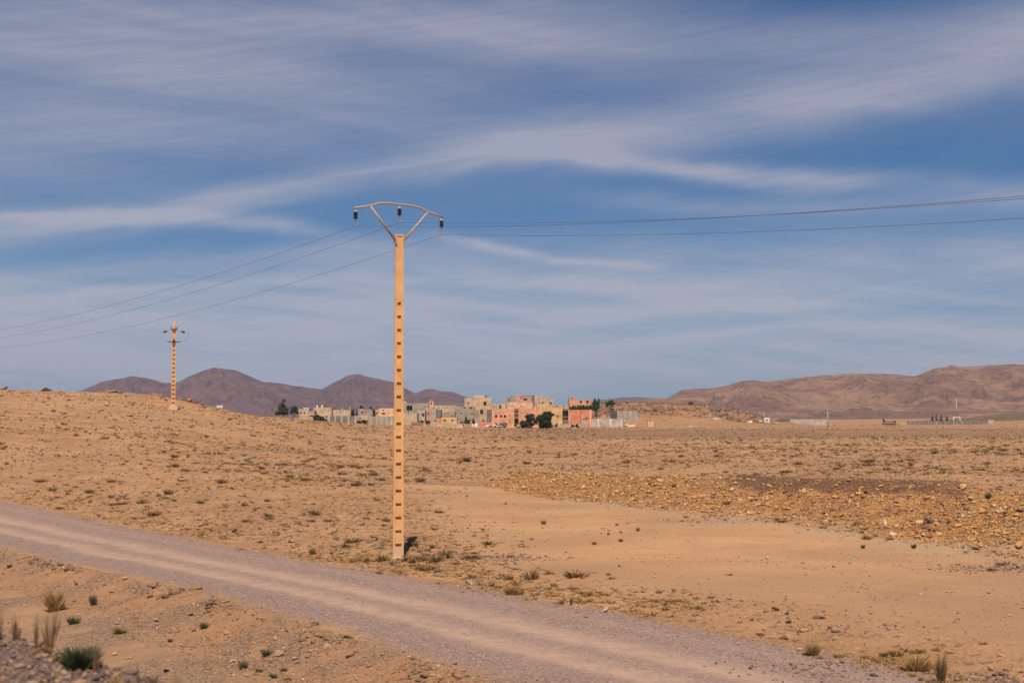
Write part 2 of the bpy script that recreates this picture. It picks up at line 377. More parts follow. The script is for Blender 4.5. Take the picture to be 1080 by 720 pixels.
# ------------------------------------------------------------------ terrain mesh
def build_terrain():
    fa = np.radians(np.arange(-24, 24.001, .06)); side = np.radians(np.concatenate([np.arange(25, 60, 1.0), np.arange(60, 180, 3.0)]))
    ang = np.concatenate([-side[::-1], fa, side])            # 0 = +Y, clockwise
    R = [1.2]
    while R[-1] < 12500:
        r = R[-1]; s = .06 if r < 6 else .0042 if r < 120 else .0055 if r < 330 else .008 if r < 900 else .035
        R.append(r*(1+s))
    R = np.array(R); A, RR = np.meshgrid(ang, R)
    X = np.sin(A)*RR; Yy = np.cos(A)*RR
    Z = height(X.ravel(), Yy.ravel())
    T, S, tn, tf, rho, px, clear, inrub, top, grey, should, n1, n2, wide = fields(X.ravel(), Yy.ravel())
    x = X.ravel(); y = Yy.ravel()
    V = np.stack([x, y, Z], 1); nr, na = A.shape
    ci = len(V); V = np.vstack([V, [[0, 0, hz(0, 0)]]])
    idx = np.arange(nr*na).reshape(nr, na); nxt = np.roll(idx, -1, 1)
    q = np.stack([idx[:-1].ravel(), nxt[:-1].ravel(), nxt[1:].ravel(), idx[1:].ravel()], 1)[:, ::-1]
    cap = np.stack([idx[0], nxt[0], nxt[0], np.full(na, ci)], 1)
    qn = tn-T+n1*.35
    bank = sstep(-T, -7.5, -4.5)
    A_ = dict(rho=np.clip(rho, -2, 3), clear=clear, rubble=inrub, topsoil=top, grey=grey, shoulder=sstep(should, .0, 1),
      nearbank=sstep(qn, -.2, .3)*(1-sstep(qn, 2.0, 3.2)), ditch=sstep(qn, 1.8, 3.0)*(1-bank*.4)*(T > -10),
      farband=sstep(y, 235, 290)*(1-.6*sstep(y, 430, 470))*sstep(px, 480, 640),
      orchard=sstep(y, 715, 740)*(1-sstep(y, 930, 970))*sstep(px, 955, 985),
      rocky=sstep(y, 530, 575)*(1-sstep(y, 850, 950))*sstep(px, 540, 600)*(1-sstep(px, 835, 880)))
    for k in A_: A_[k] = np.append(A_[k], A_[k][0])
    fc = rho[np.minimum(q, len(rho)-1)].mean(1); fT = T[np.minimum(q, len(rho)-1)].mean(1)
    rb = (inrub+top)[q].mean(1)
    yq = y[q].mean(1)
    is_road = (fc > 0) & (fc < 1) & (fT > 10)
    is_sh = (fT < 4.6) & ~is_road
    is_rb = (rb > .5) & ~is_road & ~is_sh
    rest = ~(is_road | is_sh | is_rb)
    for name, msk in (('dirt_road', is_road), ('road_embankment', is_sh), ('rubble_bank', is_rb), ('ground', rest)):
        f = q[msk]
        used, inv = np.unique(f, return_inverse=True)
        o = npmesh(name, V[used], inv.reshape(-1, 4), GROUND, True)
        for k, v in A_.items(): attr(o.data, k, v[used])
        if name == 'road_embankment':
            pass
        tag(o, kind='structure')
    return
build_terrain()

# ------------------------------------------------------------------ stones
def ico(sub, seed, angular=.35, flat=.7):
    bm = bmesh.new(); bmesh.ops.create_icosphere(bm, subdivisions=sub, radius=1)
    r = random.Random(seed)
    cuts = [(Vector((r.gauss(0, 1), r.gauss(0, 1), r.gauss(0, 1))).normalized(), r.uniform(.28, .62)) for _ in range(9)]
    for v in bm.verts:
        p = v.co.copy()
        for n, d in cuts:
            e = p.dot(n)-d
            if e > 0: p -= n*e
        p *= 1+r.uniform(-angular, angular)*.35
        v.co = p
    V = np.array([tuple(v.co) for v in bm.verts]); Fc = np.array([[v.index for v in f.verts] for f in bm.faces])
    bm.free(); V = V/np.abs(V).max(0)*np.array([1, .85, flat])
    return V, Fc
LOW = [ico(1, 100+i) for i in range(8)]; HI = [ico(2, 200+i) for i in range(8)]

def merge(protos, P, scale, rz, tilt=None, which=None):
    """numpy merge of many placed prototypes"""
    VV = []; FF = []; off = 0
    which = which if which is not None else rng.integers(0, len(protos), len(P))
    for k, (V, Fc) in enumerate(protos):
        s = np.where(which == k)[0]
        if len(s) == 0: continue
        c = np.cos(rz[s])[:, None]; sn = np.sin(rz[s])[:, None]
        v = V[None]*scale[s][:, None, :]
        x = v[:, :, 0]*c - v[:, :, 1]*sn; y = v[:, :, 0]*sn+v[:, :, 1]*c; z = v[:, :, 2]
        if tilt is not None:
            z = z + x*tilt[s][:, None]
        w = np.stack([x, y, z], 2)+P[s][:, None, :]
        n = len(V); f = Fc[None]+(np.arange(len(s))*n)[:, None, None]+off
        VV.append(w.reshape(-1, 3)); FF.append(f.reshape(-1, Fc.shape[1])); off += len(s)*n
    return np.vstack(VV), np.vstack(FF)

ORG = [(.66, .33, .11), (.70, .38, .14), (.74, .46, .21), (.66, .38, .15), (.50, .21, .065), (.60, .31, .11), (.30, .14, .06), (.76, .56, .32), (.64, .30, .09), (.42, .19, .07), (.22, .11, .06)]
BRN = [(.26, .15, .09), (.38, .23, .13), (.20, .125, .08), (.45, .30, .19), (.33, .20, .12), (.50, .36, .24), (.20, .14, .10), (.36, .22, .13)]
GRV = [(.24, .15, .12), (.30, .20, .16), (.15, .10, .09), (.40, .26, .18), (.20, .14, .125), (.46, .27, .15), (.28, .17, .12), (.11, .08, .075)]
DIT = [(.44, .25, .13), (.34, .20, .12), (.52, .33, .19), (.27, .17, .12), (.58, .42, .28), (.38, .22, .13)]
M_rub = stone_mat('rubble_stone', ORG); M_brn = stone_mat('plain_stone', BRN); M_grv = stone_mat('gravel_stone', GRV); M_dit = stone_mat('ditch_stone', DIT)

def sample_wedge(n, px0, px1, y0, y1, power=0, dens=None):
    """random places in a wedge of country, optional acceptance function"""
    out = []
    got = 0
    while got < n:
        k = n*2
        px = rng.uniform(px0, px1, k)
        u = rng.uniform(0, 1, k)
        Y = y0+(y1-y0)*u if power == 0 else np.exp(np.log(y0)+(np.log(y1)-np.log(y0))*u)
        x = (px-540)/F*Y
        if dens is not None:
            keep = rng.uniform(0, 1, k) < dens(x, Y, px)
            x, Y = x[keep], Y[keep]
        out.append(np.stack([x, Y], 1)); got += len(x)
        if len(x) == 0: break
    return np.vstack(out)[:n]

def stones(kind, XY, s, mat, label_fn, stuff_label, group, nbig, flat=1.0, name='rock', stuffname='loose_stones', sink=.25):
    x, y = XY[:, 0], XY[:, 1]; z = height(x, y)
    app = s/np.hypot(x, y); px = 540+F*x/y
    py = 440-(z-CAMZ)/y*F
    app = np.where((px > 0) & (px < 1080) & (py < 722), app, 0)
    order = np.argsort(-app); big = order[:nbig]; rest = order[nbig:]
    sc3 = np.stack([s*rng.uniform(.7, 1.1, len(s)), s*rng.uniform(.6, 1., len(s)), s*rng.uniform(.55, .95, len(s))*flat], 1)
    rz = rng.uniform(0, 6.28, len(s))
    P = np.stack([x, y, z+sc3[:, 2]*(1-2*sink)*.7], 1)
    if len(rest):
        V, Fc = merge(LOW, P[rest], sc3[rest], rz[rest], rng.uniform(-.3, .3, len(rest)))
        o = npmesh(stuffname, V, Fc, mat); tag(o, stuff_label, 'stones', None, 'stuff')
    meshes = []
    for k, (V, Fc) in enumerate(HI):
        me = npmesh(name, V, Fc, mat, linkit=False).data; meshes.append(me)
    for i in big:
        o = bpy.data.objects.new(name, meshes[int(rng.integers(0, len(meshes)))]); col.objects.link(o)
        o.location = P[i]; o.scale = sc3[i]; o.rotation_euler = (rng.uniform(-.25, .25), rng.uniform(-.25, .25), rz[i])
        tag(o, label_fn(px[i], py[i], s[i]), 'rock', group)

# rubble bank
def d_rub(x, y, px):
    f = fields(x, y); return np.clip(np.maximum(f[7], .25*sstep(y-foot(px), -3.5, 0)*(px > 560)*(y < crest(px)))*(.5+.5*sstep(fbm(x*.3, y*.3, 3, 7), -.25, .25))*(1-.8*f[8]), 0, 1)
XY = sample_wedge(44000, 505, 1110, 38, 95, 0, d_rub)
s = np.clip(.027*np.exp(rng.normal(0, .68, len(XY)))*(.6+XY[:, 1]/150), .011, .20)
stones('rub', XY, s, M_rub, lambda px, py, s: 'angular orange rock on the rubble bank' , 'loose broken orange rock fragments covering the face of the rubble bank',
       'rocks on the rubble bank', 140, name='rubble_rock', stuffname='rubble_fragments')
# grit on the cleared flat and loose stones on the track
def d_flat(x, y, px): return np.clip(fields(x, y)[6]*(.15+.85*sstep(fbm(x*.2, y*.2, 3, 61), -.1, .35)), 0, 1)
XY = sample_wedge(9000, 380, 1120, 27, 85, 1, d_flat); s = np.clip(.012*np.exp(rng.normal(0, .6, len(XY))), .006, .08)
M_grit = stone_mat('flat_grit', [(.40, .24, .13), (.30, .18, .11), (.55, .38, .24), (.22, .14, .09), (.62, .48, .34)])
stones('flat', XY, s, M_grit, None, 'tiny pebbles sprinkled over the cleared sandy flat', None, 0, stuffname='flat_pebbles')
def d_trk(x, y, px):
    r_ = fields(x, y)[4]; return ((r_ > .0)*(r_ < .24)+(r_ > .68)*(r_ < 1.0)+.12*(r_ > .24)*(r_ < .68))*1.0
XY = sample_wedge(14000, -60, 1120, 20, 85, 1, d_trk); s = np.clip(.010*np.exp(rng.normal(0, .5, len(XY))), .005, .05)
stones('trk', XY, s, stone_mat('track_stone', [(.40, .27, .21), (.26, .17, .14), (.52, .37, .29), (.17, .115, .10), (.34, .22, .16)]), None, 'loose gravel stones lying on the dirt road', None, 0, stuffname='road_gravel', flat=.8)
# stony plain
def d_pl(x, y, px):
    f = fields(x, y); return np.clip((1-f[6]*.985)*sstep(f[0]-f[3], .3, 1.5)*(.45+.55*sstep(fbm(x*.08, y*.08, 3, 17), -.35, .25)), 0, 1)
XY = np.vstack([sample_wedge(34000, -120, 1200, 40, 490, 0, d_pl), sample_wedge(5000, 480, 1200, 430, 690, 0, d_pl)])
s = np.clip(.06*np.exp(rng.normal(0, .45, len(XY)))*(1+XY[:, 1]/300), .03, .5)
XYn = sample_wedge(22000, -60, 1120, 30, 160, 1, d_pl); sn = np.clip(.035*np.exp(rng.normal(0, .55, len(XYn))), .015, .2)
stones('plain', np.vstack([XY, XYn]), np.concatenate([s, sn]), M_brn,
       lambda px, py, s: 'weathered brown stone on the stony slope left of the tall pole' if px < 421 else 'weathered brown stone on the open plain right of the tall pole',
       'countless small brown stones strewn over the dry plain', 'stones on the stony plain', 60, name='stone', stuffname='loose_stones')
# rocky hill behind the village
def d_hill(x, y, px): return sstep(y, 545, 580)*sstep(px, 570, 610)*(1-sstep(px, 785, 825))*(.3+.7*sstep(fbm(x*.05, y*.05, 3, 27), -.2, .2))
XY = sample_wedge(3500, 560, 860, 540, 690, 0, d_hill)
s = np.clip(.42*np.exp(rng.normal(0, .5, len(XY))), .2, 2.2)
M_hill = stone_mat('hill_boulder', [(.20, .12, .08), (.30, .18, .11), (.13, .09, .07), (.40, .24, .14), (.24, .14, .09)])
stones('hill', XY, s, M_hill, lambda px, py, s: 'dark boulder on the rocky hill behind the village', 'boulders and broken rock covering the hill behind the village',
       'boulders on the rocky hill', 25, name='boulder', stuffname='hill_boulders')
# near bank and ditch, road edges
def d_near(x, y, px):
    f = fields(x, y); T, tn, tf = f[0], f[2], f[3]
    nb = sstep(tn-T, -.1, .3)*(1-sstep(tn-T, 2.2, 3.2))
    return np.clip(nb+.10*sstep(tn-T, 2, 3)*(T > 8)+.5*np.exp(-((T-tf)/.5)**2)+.25*np.exp(-((T-tf-2.5)/1.2)**2), 0, 1)
XY = sample_wedge(30000, -60, 1120, 19, 80, 1, d_near); s = np.clip(.017*np.exp(rng.normal(0, .55, len(XY))), .008, .12)
stones('near', XY, s, M_dit, lambda px, py, s: 'small stone lying along the edge of the dirt road', 'small stones and gravel along the edges of the dirt road',
       'stones along the dirt road', 40, name='roadside_stone', stuffname='roadside_gravel')
def d_clod(x, y, px):
    f = fields(x, y); q = f[2]-f[0]+f[11]*.35; return np.exp(-((q-.45)/.35)**2)*sstep(fbm(x*.5, y*.5, 2, 67), -.25, .2)*(.25+.75*(1-sstep(px, 250, 360)))
XY = sample_wedge(420, -60, 520, 24, 60, 1, d_clod); s = np.clip(.075*np.exp(rng.normal(0, .5, len(XY))), .04, .26)
M_clod = stone_mat('soil_clod', [(.30, .15, .08), (.22, .12, .07), (.38, .20, .10), (.15, .09, .06)])  # reddish soil, its dark tones painted in for shadows along the broken edge
stones('clod', XY, s, M_clod, lambda px, py, s: 'reddish soil clod slumping from the near edge of the dirt road', 'crumbled reddish soil clods along the near road edge', 'clods on the near road edge', 24, flat=.6, name='soil_clod', stuffname='soil_clods', sink=.35)
# shoulder gravel under the camera
def d_sh(x, y, px): return sstep(fields(x, y)[10], .05, .6)
XY = sample_wedge(22000, -250, 700, 5.5, 15, 1, d_sh); s = np.clip(.017*np.exp(rng.normal(0, .5, len(XY))), .007, .06)
stones('sh', XY, s, M_grv, lambda px, py, s: '', 'coarse purple-brown gravel covering the embankment at the lower left', None, 0, stuffname='embankment_gravel')
# heap of dark gravel bottom right of the road and grey heap beyond the pole
def heap_xy(px, py, n, wx, wy):
    Y = (CAMZ)*F/(py-440); x = ATX(px, Y)
    return np.stack([x+rng.normal(0, wx, n), Y+rng.normal(0, wy, n)], 1)
hp = np.vstack([heap_xy(770, 552, 350, 2.2, 1.2), heap_xy(880, 702, 260, 1.2, .6), heap_xy(1045, 708, 420, .55, .35), heap_xy(1075, 600, 500, 1.0, .7), heap_xy(515, 590, 700, 1.2, .8), heap_xy(1040, 602, 300, 1.0, .5)])
s = np.clip(.028*np.exp(rng.normal(0, .5, len(hp))), .012, .11)
stones('hp', hp, s, M_grv, lambda px, py, s: '', 'grey gravel spill beside the dirt road and the flat', None, 0, stuffname='gravel_spill')

# single marked rocks
def rock(px, py, wpx, hpx, label, mat, seed, name='rock', Y=None, zoff=0, group=None):
    if Y is None:
        Y = 30.
        for _ in range(40):
            z = hz(ATX(px, Y), Y); Yn = (CAMZ-z)*F/max(py-440, 2); Y = Y*.5+Yn*.5
    x = ATX(px, Y); z = hz(x, Y); w = wpx/F*Y/2; h = hpx/F*Y
    V, Fc = ico(3, seed, .10, 1)
    rr = random.Random(seed); V = V*np.array([1, 1, 1])+.03*np.stack([vnoise(V[:, 0]*3, V[:, 1]*3+V[:, 2], seed)]*3, 1)
    o = npmesh(name, V, Fc, mat); o.location = (x, Y, z+h*.36+zoff); o.scale = (w, w*.8, h*.62); o.rotation_euler = (0, 0, rr.uniform(0, 3))
    tag(o, label, 'rock', group); return o
M_cream = noisy('cream_rock', (.62, .42, .25), (.50, .32, .18), 6, .9, (.34, .2, .11), bumpd=.02)
M_white = noisy('pale_rock', (.68, .56, .44), (.55, .42, .3), 6, .9, bumpd=.02)
M_drk = noisy('dark_rock', (.20, .13, .09), (.30, .19, .12), 4, .9, bumpd=.03)
rock(348, 682, 9, 9, 'round cream boulder on the near verge below the dirt road', M_cream, 1)
rock(297, 689, 10, 7, 'squat tan boulder beside a dark scrub tuft in the ditch', M_cream, 2)
rock(496, 615, 7, 8, 'small whitish rock standing on the far edge of the dirt road', M_white, 3)
rock(638, 643, 10, 6, 'flat pale rock on the far road edge right of the dry weeds', M_white, 4)
rock(401, 719, 7, 5, 'small cream rock at the bottom edge of the photo', M_cream, 5)
rock(414, 722, 13, 6, 'wide cream rock at the bottom edge of the photo', M_cream, 6)
rock(436, 722, 8, 5, 'rightmost cream rock at the bottom edge of the photo', M_cream, 7)
rock(180, 705, 7, 4, 'small black stone lying on the sand of the ditch', noisy('black_stone', (.05, .04, .035), (.08, .06, .05), 8), 8)
rock(932, 543, 7, 7, 'largest cream rock in the middle of the rubble bank face', M_white, 9)
rock(13, 596, 12, 4, 'slumped clod darkened for the shadow at the left end of the near road edge', M_drk, 10)  # dark colour stands in for shadow under the overhanging edge
rock(74, 603, 14, 6, 'broken clod darkened for the shadow under the near road edge', M_drk, 11)  # here too the dark rock colour replaces the overhang's shadow
rock(84, 608, 7, 5, 'smaller dark clod below the broken road edge', M_drk, 12)
rock(170, 620, 10, 3.5, 'flat dark slab on the near bank of the road', M_drk, 13)
rock(700, 536, 10, 4, 'dark flat rock at the foot of the rubble bank', M_drk, 14)
M_ocr = noisy('outcrop_rock', (.42, .25, .14), (.28, .17, .10), 1.5, .95, (.16, .10, .07), bumpd=.1)
oc = [(50, 13, 7, 'pointed brown outcrop on the skyline of the left slope'), (5, 8, 5, 'brown rock on the skyline at the left photo edge'),
      (116, 18, 4, 'long low outcrop on the skyline left of the far pole'), (125, 8, 4, 'small outcrop stone right of the long low outcrop'), (163, 14, 6, 'brown boulder on the crest just left of the far pole'),
      (192, 9, 7, 'dark boulder on the crest just right of the far pole'), (199, 8, 6, 'pale boulder between two others on the crest right of the far pole'),
      (205, 10, 8, 'tallest brown boulder on the crest right of the far pole'), (213, 8, 5, 'low boulder where the crest drops toward the village')]
for i, (px, w, h, lb) in enumerate(oc):
    rock(px, 415, w*1.35, h*.9, lb, M_drk if i % 2 else M_ocr, 40+i, 'outcrop', Y=232 if px < 180 else 222, zoff=-h*.9/F*225*.12, group='outcrops on the left skyline')

# ------------------------------------------------------------------ scrub
def tuft_proto(seed, n=34, spread=.55, blade=.10, lean=.7, tall=1.0):
    r = random.Random(seed); V = []; Fc = []
    for i in range(n):
        a = r.uniform(0, 6.28); d = r.uniform(0, spread)
        bx, by = math.cos(a)*d*.6, math.sin(a)*d*.6
        h = r.uniform(.45, 1.)*tall*(1-.35*d/spread); ln = r.uniform(.1, lean)
        tx, ty = bx+math.cos(a)*ln, by+math.sin(a)*ln
        w = blade*r.uniform(.5, 1.2); pa = r.uniform(0, 3.14); wx, wy = math.cos(pa)*w, math.sin(pa)*w
        k = len(V); mx, my = (bx+tx)/2, (by+ty)/2
        V += [(bx-wx*.5, by-wy*.5, 0), (bx+wx*.5, by+wy*.5, 0), (mx+wx, my+wy, h*.6), (tx, ty, h)]
        Fc += [(k, k+1, k+2, k+3)]
    return np.array(V), np.array(Fc)
TUFT = [tuft_proto(i) for i in range(6)]; TUFTH = [tuft_proto(50+i, 130, .6, .045, .6) for i in range(6)]
def plant_mat(name, cols):
    m, nt, b = new_mat(name, .9)
    g = nt.N.new('ShaderNodeNewGeometry'); oi = nt.N.new('ShaderNodeObjectInfo')
    r = nt.math('FRACT', nt.math('ADD', nt.noise(nt.pos(), .6, 2), nt.math('MULTIPLY', oi.outputs['Random'], 1.)))
    n = nt.noise(nt.pos(), 4, 2, .6); c = nt.mix(nt.rng(n, .35, .65), cols[0], cols[1]); 
    c = nt.mix(nt.rng(nt.math('FRACT', nt.math('MULTIPLY', g.outputs['Random Per Island'], 7.7)), .5, .9, 0, .8), c, cols[2]); nt.L.new(c, b.inputs['Base Color'])
    return m
M_scrub = plant_mat('dry_scrub', [(.30, .185, .085), (.21, .135, .065), (.42, .27, .12)])
M_straw = plant_mat('straw_grass', [(.44, .26, .10), (.31, .18, .07), (.52, .33, .14)])
M_green = plant_mat('green_scrub', [(.16, .14, .075), (.11, .10, .055), (.24, .19, .10)])
def d_scrub(x, y, px):
    f = fields(x, y); return np.clip((1-f[6]*.985)*(1-f[7]*.9)*(1-.93*sstep(y, 260, 320)*sstep(px, 560, 680))*sstep(f[0]-f[3], .6, 2.)*(.12+.88*sstep(fbm(x*.09, y*.09, 4, 37), -.15, .3)), 0, 1)
def scrub(XY, s, mat, lab, stuff_label, group, nbig, name, stuffname, htf=.6):
    x, y = XY[:, 0], XY[:, 1]; z = height(x, y); app = s/np.hypot(x, y); px = 540+F*x/y; py = 440-(z-CAMZ)/y*F
    app = np.where((px > 0) & (px < 1080) & (py < 720), app, 0)
    order = np.argsort(-app); big, rest = order[:nbig], order[nbig:]
    sc3 = np.stack([s, s*rng.uniform(.7, 1.1, len(s)), s*htf*rng.uniform(.6, 1.2, len(s))], 1); rz = rng.uniform(0, 6.28, len(s)); P = np.stack([x, y, z-.02], 1)
    if len(rest):
        V, Fc = merge(TUFT, P[rest], sc3[rest], rz[rest]); o = npmesh(stuffname, V, Fc, mat); tag(o, stuff_label, 'scrub', None, 'stuff')
    me = [npmesh(name, V, Fc, mat, linkit=False).data for V, Fc in TUFTH]
    for i in big:
        o = bpy.data.objects.new(name, me[int(rng.integers(0, 6))]); col.objects.link(o); o.location = P[i]; o.scale = sc3[i]; o.rotation_euler = (0, 0, rz[i])
        tag(o, lab(px[i], py[i]), 'shrub', group)
XY = sample_wedge(20000, -100, 1180, 46, 480, 0, d_scrub)
XY = np.vstack([XY, sample_wedge(6000, -60, 1100, 40, 150, 1, d_scrub)])
s = np.clip(.095*np.exp(rng.normal(0, .62, len(XY)))*(.8+XY[:, 1]/220), .04, .62)
scrub(XY, s, M_scrub, lambda px, py: 'dark dry scrub tuft on the slope left of the tall pole' if px < 421 else 'dark dry scrub tuft on the plain right of the tall pole',
      'low dark scrub dotted over the whole plain', 'dry scrub tufts on the plain', 110, 'scrub_tuft', 'plain_scrub')
def d_straw(x, y, px):
    f = fields(x, y); o = f[0]-f[3]
    return np.clip((.9*np.exp(-((o-1.6)/1.3)**2)*sstep(fbm(x*.3, y*.3, 2, 47), -.1, .35)+.35*sstep(fbm(x*.07, y*.07, 2, 57), .15, .4)*(1-f[6])*(o > 1.2)*(px < 520)*(y < 140)), 0, 1)
XY = sample_wedge(4200, -60, 1100, 22, 140, 1, d_straw); s = np.clip(.095*np.exp(rng.normal(0, .35, len(XY))), .07, .34)
scrub(XY, s, M_straw, lambda px, py: 'straw-yellow grass tuft on the far verge left of the tall pole' if px < 421 else 'straw-yellow grass tuft on the far verge right of the tall pole',
      'straw-coloured dry grass along the far verge of the road', 'straw grass tufts on the far verge', 60, 'grass_tuft', 'verge_grass', .75)
def plant(px, py, wpx, hpx, label, mat, seed, name='shrub', n=260, blade=.03, lean=.75, Y=None, spread=.6, cat='shrub'):
    if Y is None:
        Y = 30.
        for _ in range(40):
            z = hz(ATX(px, Y), Y); Y = Y*.5+.5*(CAMZ-z)*F/max(py-440, 2)
    x = ATX(px, Y); z = hz(x, Y); w = wpx/F*Y/2; h = hpx/F*Y
    V, Fc = tuft_proto(seed, n, spread, blade, lean); o = npmesh(name, V, Fc, mat); o.location = (x, Y, z-.01); o.scale = (w, w, h*1.15); tag(o, label, cat); return o
for i, (px, py, w, h, lb, m) in enumerate([
    (284, 688, 18, 9, 'dark grey-green scrub tuft left of the squat tan boulder', M_green), (260, 703, 15, 12, 'rounded grey-green scrub tuft in the ditch', M_green),
    (276, 705, 12, 5, 'flat scrub tuft right of the rounded grey-green one', M_green), (291, 711, 14, 6, 'wide low scrub tuft near the bottom of the ditch', M_green), (302, 704, 11, 5, 'small scrub tuft above the lowest ones in the ditch', M_green),
    (306, 714, 12, 5, 'reddish scrub tuft nearest the bottom edge in the ditch', M_scrub), (218, 660, 14, 8, 'olive scrub tuft on the bank above the ditch', M_green),
    (183, 674, 8, 5, 'small dark tuft in the sand of the ditch', M_green), (82, 655, 20, 9, 'grey-green scrub behind the tall dry weeds', M_green), (130, 665, 24, 8, 'long olive scrub on the ditch sand', M_scrub),
    (62, 642, 34, 24, 'yellowish dry bush on the bank behind the weeds', M_straw), (102, 636, 12, 14, 'grey leafless shrub on the near bank', M_green), (404, 590, 26, 9, 'straw tuft hugging the foot of the tall pole on its left', M_straw),
    (436, 592, 14, 6, 'dark scrub just right of the foot of the tall pole', M_scrub), (456, 577, 8, 6, 'small thorny shrub beyond the foot of the tall pole', M_scrub), (388, 591, 10, 6, 'dark tuft left of the foot of the tall pole', M_scrub),
    (331, 583, 12, 8, 'dark twig bush on the far verge left of the tall pole', M_scrub), (539, 625, 22, 12, 'rust and straw weed clump on the far road edge', M_straw), (602, 636, 5, 11, 'upright dark weed on the far road edge', M_scrub), (592, 635, 8, 6, 'low weed beside the upright dark one', M_scrub),
    (573, 552, 8, 6, 'round dark shrub alone on the cleared flat', M_scrub), (626, 573, 8, 4, 'dark olive tuft on the cleared flat', M_scrub), (654, 570, 7, 4, 'green tuft on the cleared flat', M_green), (672, 559, 6, 5, 'small brown bush on the cleared flat', M_scrub), (641, 563, 4, 4, 'tiny tuft left of the green one on the flat', M_scrub),
    (650, 553, 5, 3, 'upper tuft of the tiny cluster on the flat', M_scrub), (654, 561, 4, 3, 'lower tuft of the tiny cluster on the flat', M_scrub), (908, 577, 7, 5, 'left green tuft at the foot of the rubble bank', M_green), (961, 577, 8, 6, 'right green tuft at the foot of the rubble bank', M_green),
    (854, 688, 24, 16, 'straw bush on the far verge near the right of the road', M_straw), (928, 690, 14, 7, 'dark green plant on the verge at lower right', M_green), (962, 704, 44, 20, 'large yellow-green bush at lower right of the road', M_straw),
    (988, 716, 18, 34, 'reddish leafless weed at lower right', M_scrub), (1040, 540, 10, 8, 'round olive shrub on the slope at the right edge', M_green), (710, 509, 6, 5, 'dark shrub on top of the rubble bank', M_green),
    (492, 486, 12, 6, 'wide dark bush on the plain right of the tall pole', M_green)]):
    plant(px, py, w, h, lb, m, 300+i)
# tall dry weeds & green bush on the embankment shoulder (close to camera)
M_weed = plant_mat('dry_weed', [(.26, .14, .07), (.17, .095, .055), (.36, .21, .11)])
M_gbush = plant_mat('green_leaf', [(.075, .095, .04), (.045, .06, .03), (.17, .15, .075)])
M_rust = plant_mat('rust_leaf', [(.38, .19, .06), (.30, .14, .05), (.45, .26, .10)])
def shoulder_pt(px, py):
    Y = (CAMZ-3.0)*F/(py-440); u = (px-540)/F
    return min(Y, 3.55/(NX*u+NY) if NX*u+NY > 0 else Y)
for i, (px, py, w, h, lb, m, n, bl, ln, nm) in enumerate([
    (4, 672, 16, 40, 'dry brown weed at the left photo edge on the embankment', M_weed, 34, .05, .5, 'weed'),
    (22, 674, 20, 32, 'broad dry weed second from the left on the embankment', M_weed, 44, .05, .5, 'weed'),
    (43, 682, 11, 44, 'slim dark weed standing between the others on the embankment', M_weed, 34, .06, .4, 'weed'),
    (58, 684, 26, 52, 'tallest dry weed above the green bush', M_weed, 60, .035, .75, 'weed'),
    (52, 686, 26, 10, 'rust-coloured low plant under the tallest weed', M_rust, 160, .08, .6, 'low_plant'),
    (68, 694, 22, 10, 'rust-coloured low plant beside the green bush', M_rust, 160, .08, .6, 'low_plant'),
    (90, 702, 48, 27, 'dark green bush on the gravel embankment', M_gbush, 520, .06, .9, 'green_bush'),
    (106, 706, 16, 34, 'brown weed rising from the right end of the green bush', M_weed, 70, .05, .3, 'weed'),
    (128, 716, 30, 12, 'pale straw weed at the tip of the embankment', M_straw, 60, .03, .8, 'weed'),
    (150, 724, 9, 30, 'thin dark weed at the bottom edge', M_weed, 30, .05, .2, 'weed'),
    (165, 726, 30, 16, 'low dark tuft right of the thin weed', M_weed, 70, .04, .6, 'weed'), (192, 728, 22, 24, 'straw weed at the bottom edge right of the embankment', M_straw, 40, .03, .5, 'weed')]):
    plant(px, py, w, h, lb, m, 400+i, nm, n, bl, ln, Y=shoulder_pt(px, min(py, 719)), cat='weed' if nm == 'weed' else 'bush')

# ------------------------------------------------------------------ main pole
M_pole, _nt, _b = new_mat('ochre_concrete', .9)
_p = _nt.obj(); _n = _nt.noise(_p, 1.6, 6, .68); _c = _nt.mix(_nt.rng(_n, .38, .62), (.90, .50, .21), (.76, .41, .17))
_c = _nt.mix(_nt.rng(_nt.noise(_nt.mapping(_p, (9, 9, .9)), 1.3, 5, .7), .52, .70, 0, .6), _c, (.60, .40, .24))
_c = _nt.mix(_nt.rng(_nt.noise(_p, 7, 4, .7), .60, .70, 0, .7), _c, (.52, .40, .29))
_c = _nt.mix(_nt.rng(_nt.sep(_p)[2], .75, .15, 0, .7), _c, (.66, .48, .32))
_nt.L.new(_c, _b.inputs['Base Color']); bump(_nt, _b, _nt.noise(_p, 14, 5, .7), .7, .006)
M_polew = noisy('pale_concrete', (.66, .52, .38), (.55, .42, .30), 4, .9)
M_galv = noisy('galvanised_steel', (.55, .42, .31), (.46, .35, .25), 12, .6, metal=.1)
M_blk = noisy('black_insulator', (.018, .014, .014), (.03, .022, .02), 20, .3)
M_cer = noisy('pale_fitting', (.6, .55, .5), (.5, .45, .4), 20, .4)
M_wire = noisy('aluminium_wire', (.17, .14, .13), (.14, .115, .10), 10, .6)
ARM_ANG = math.atan2(NY, NX)
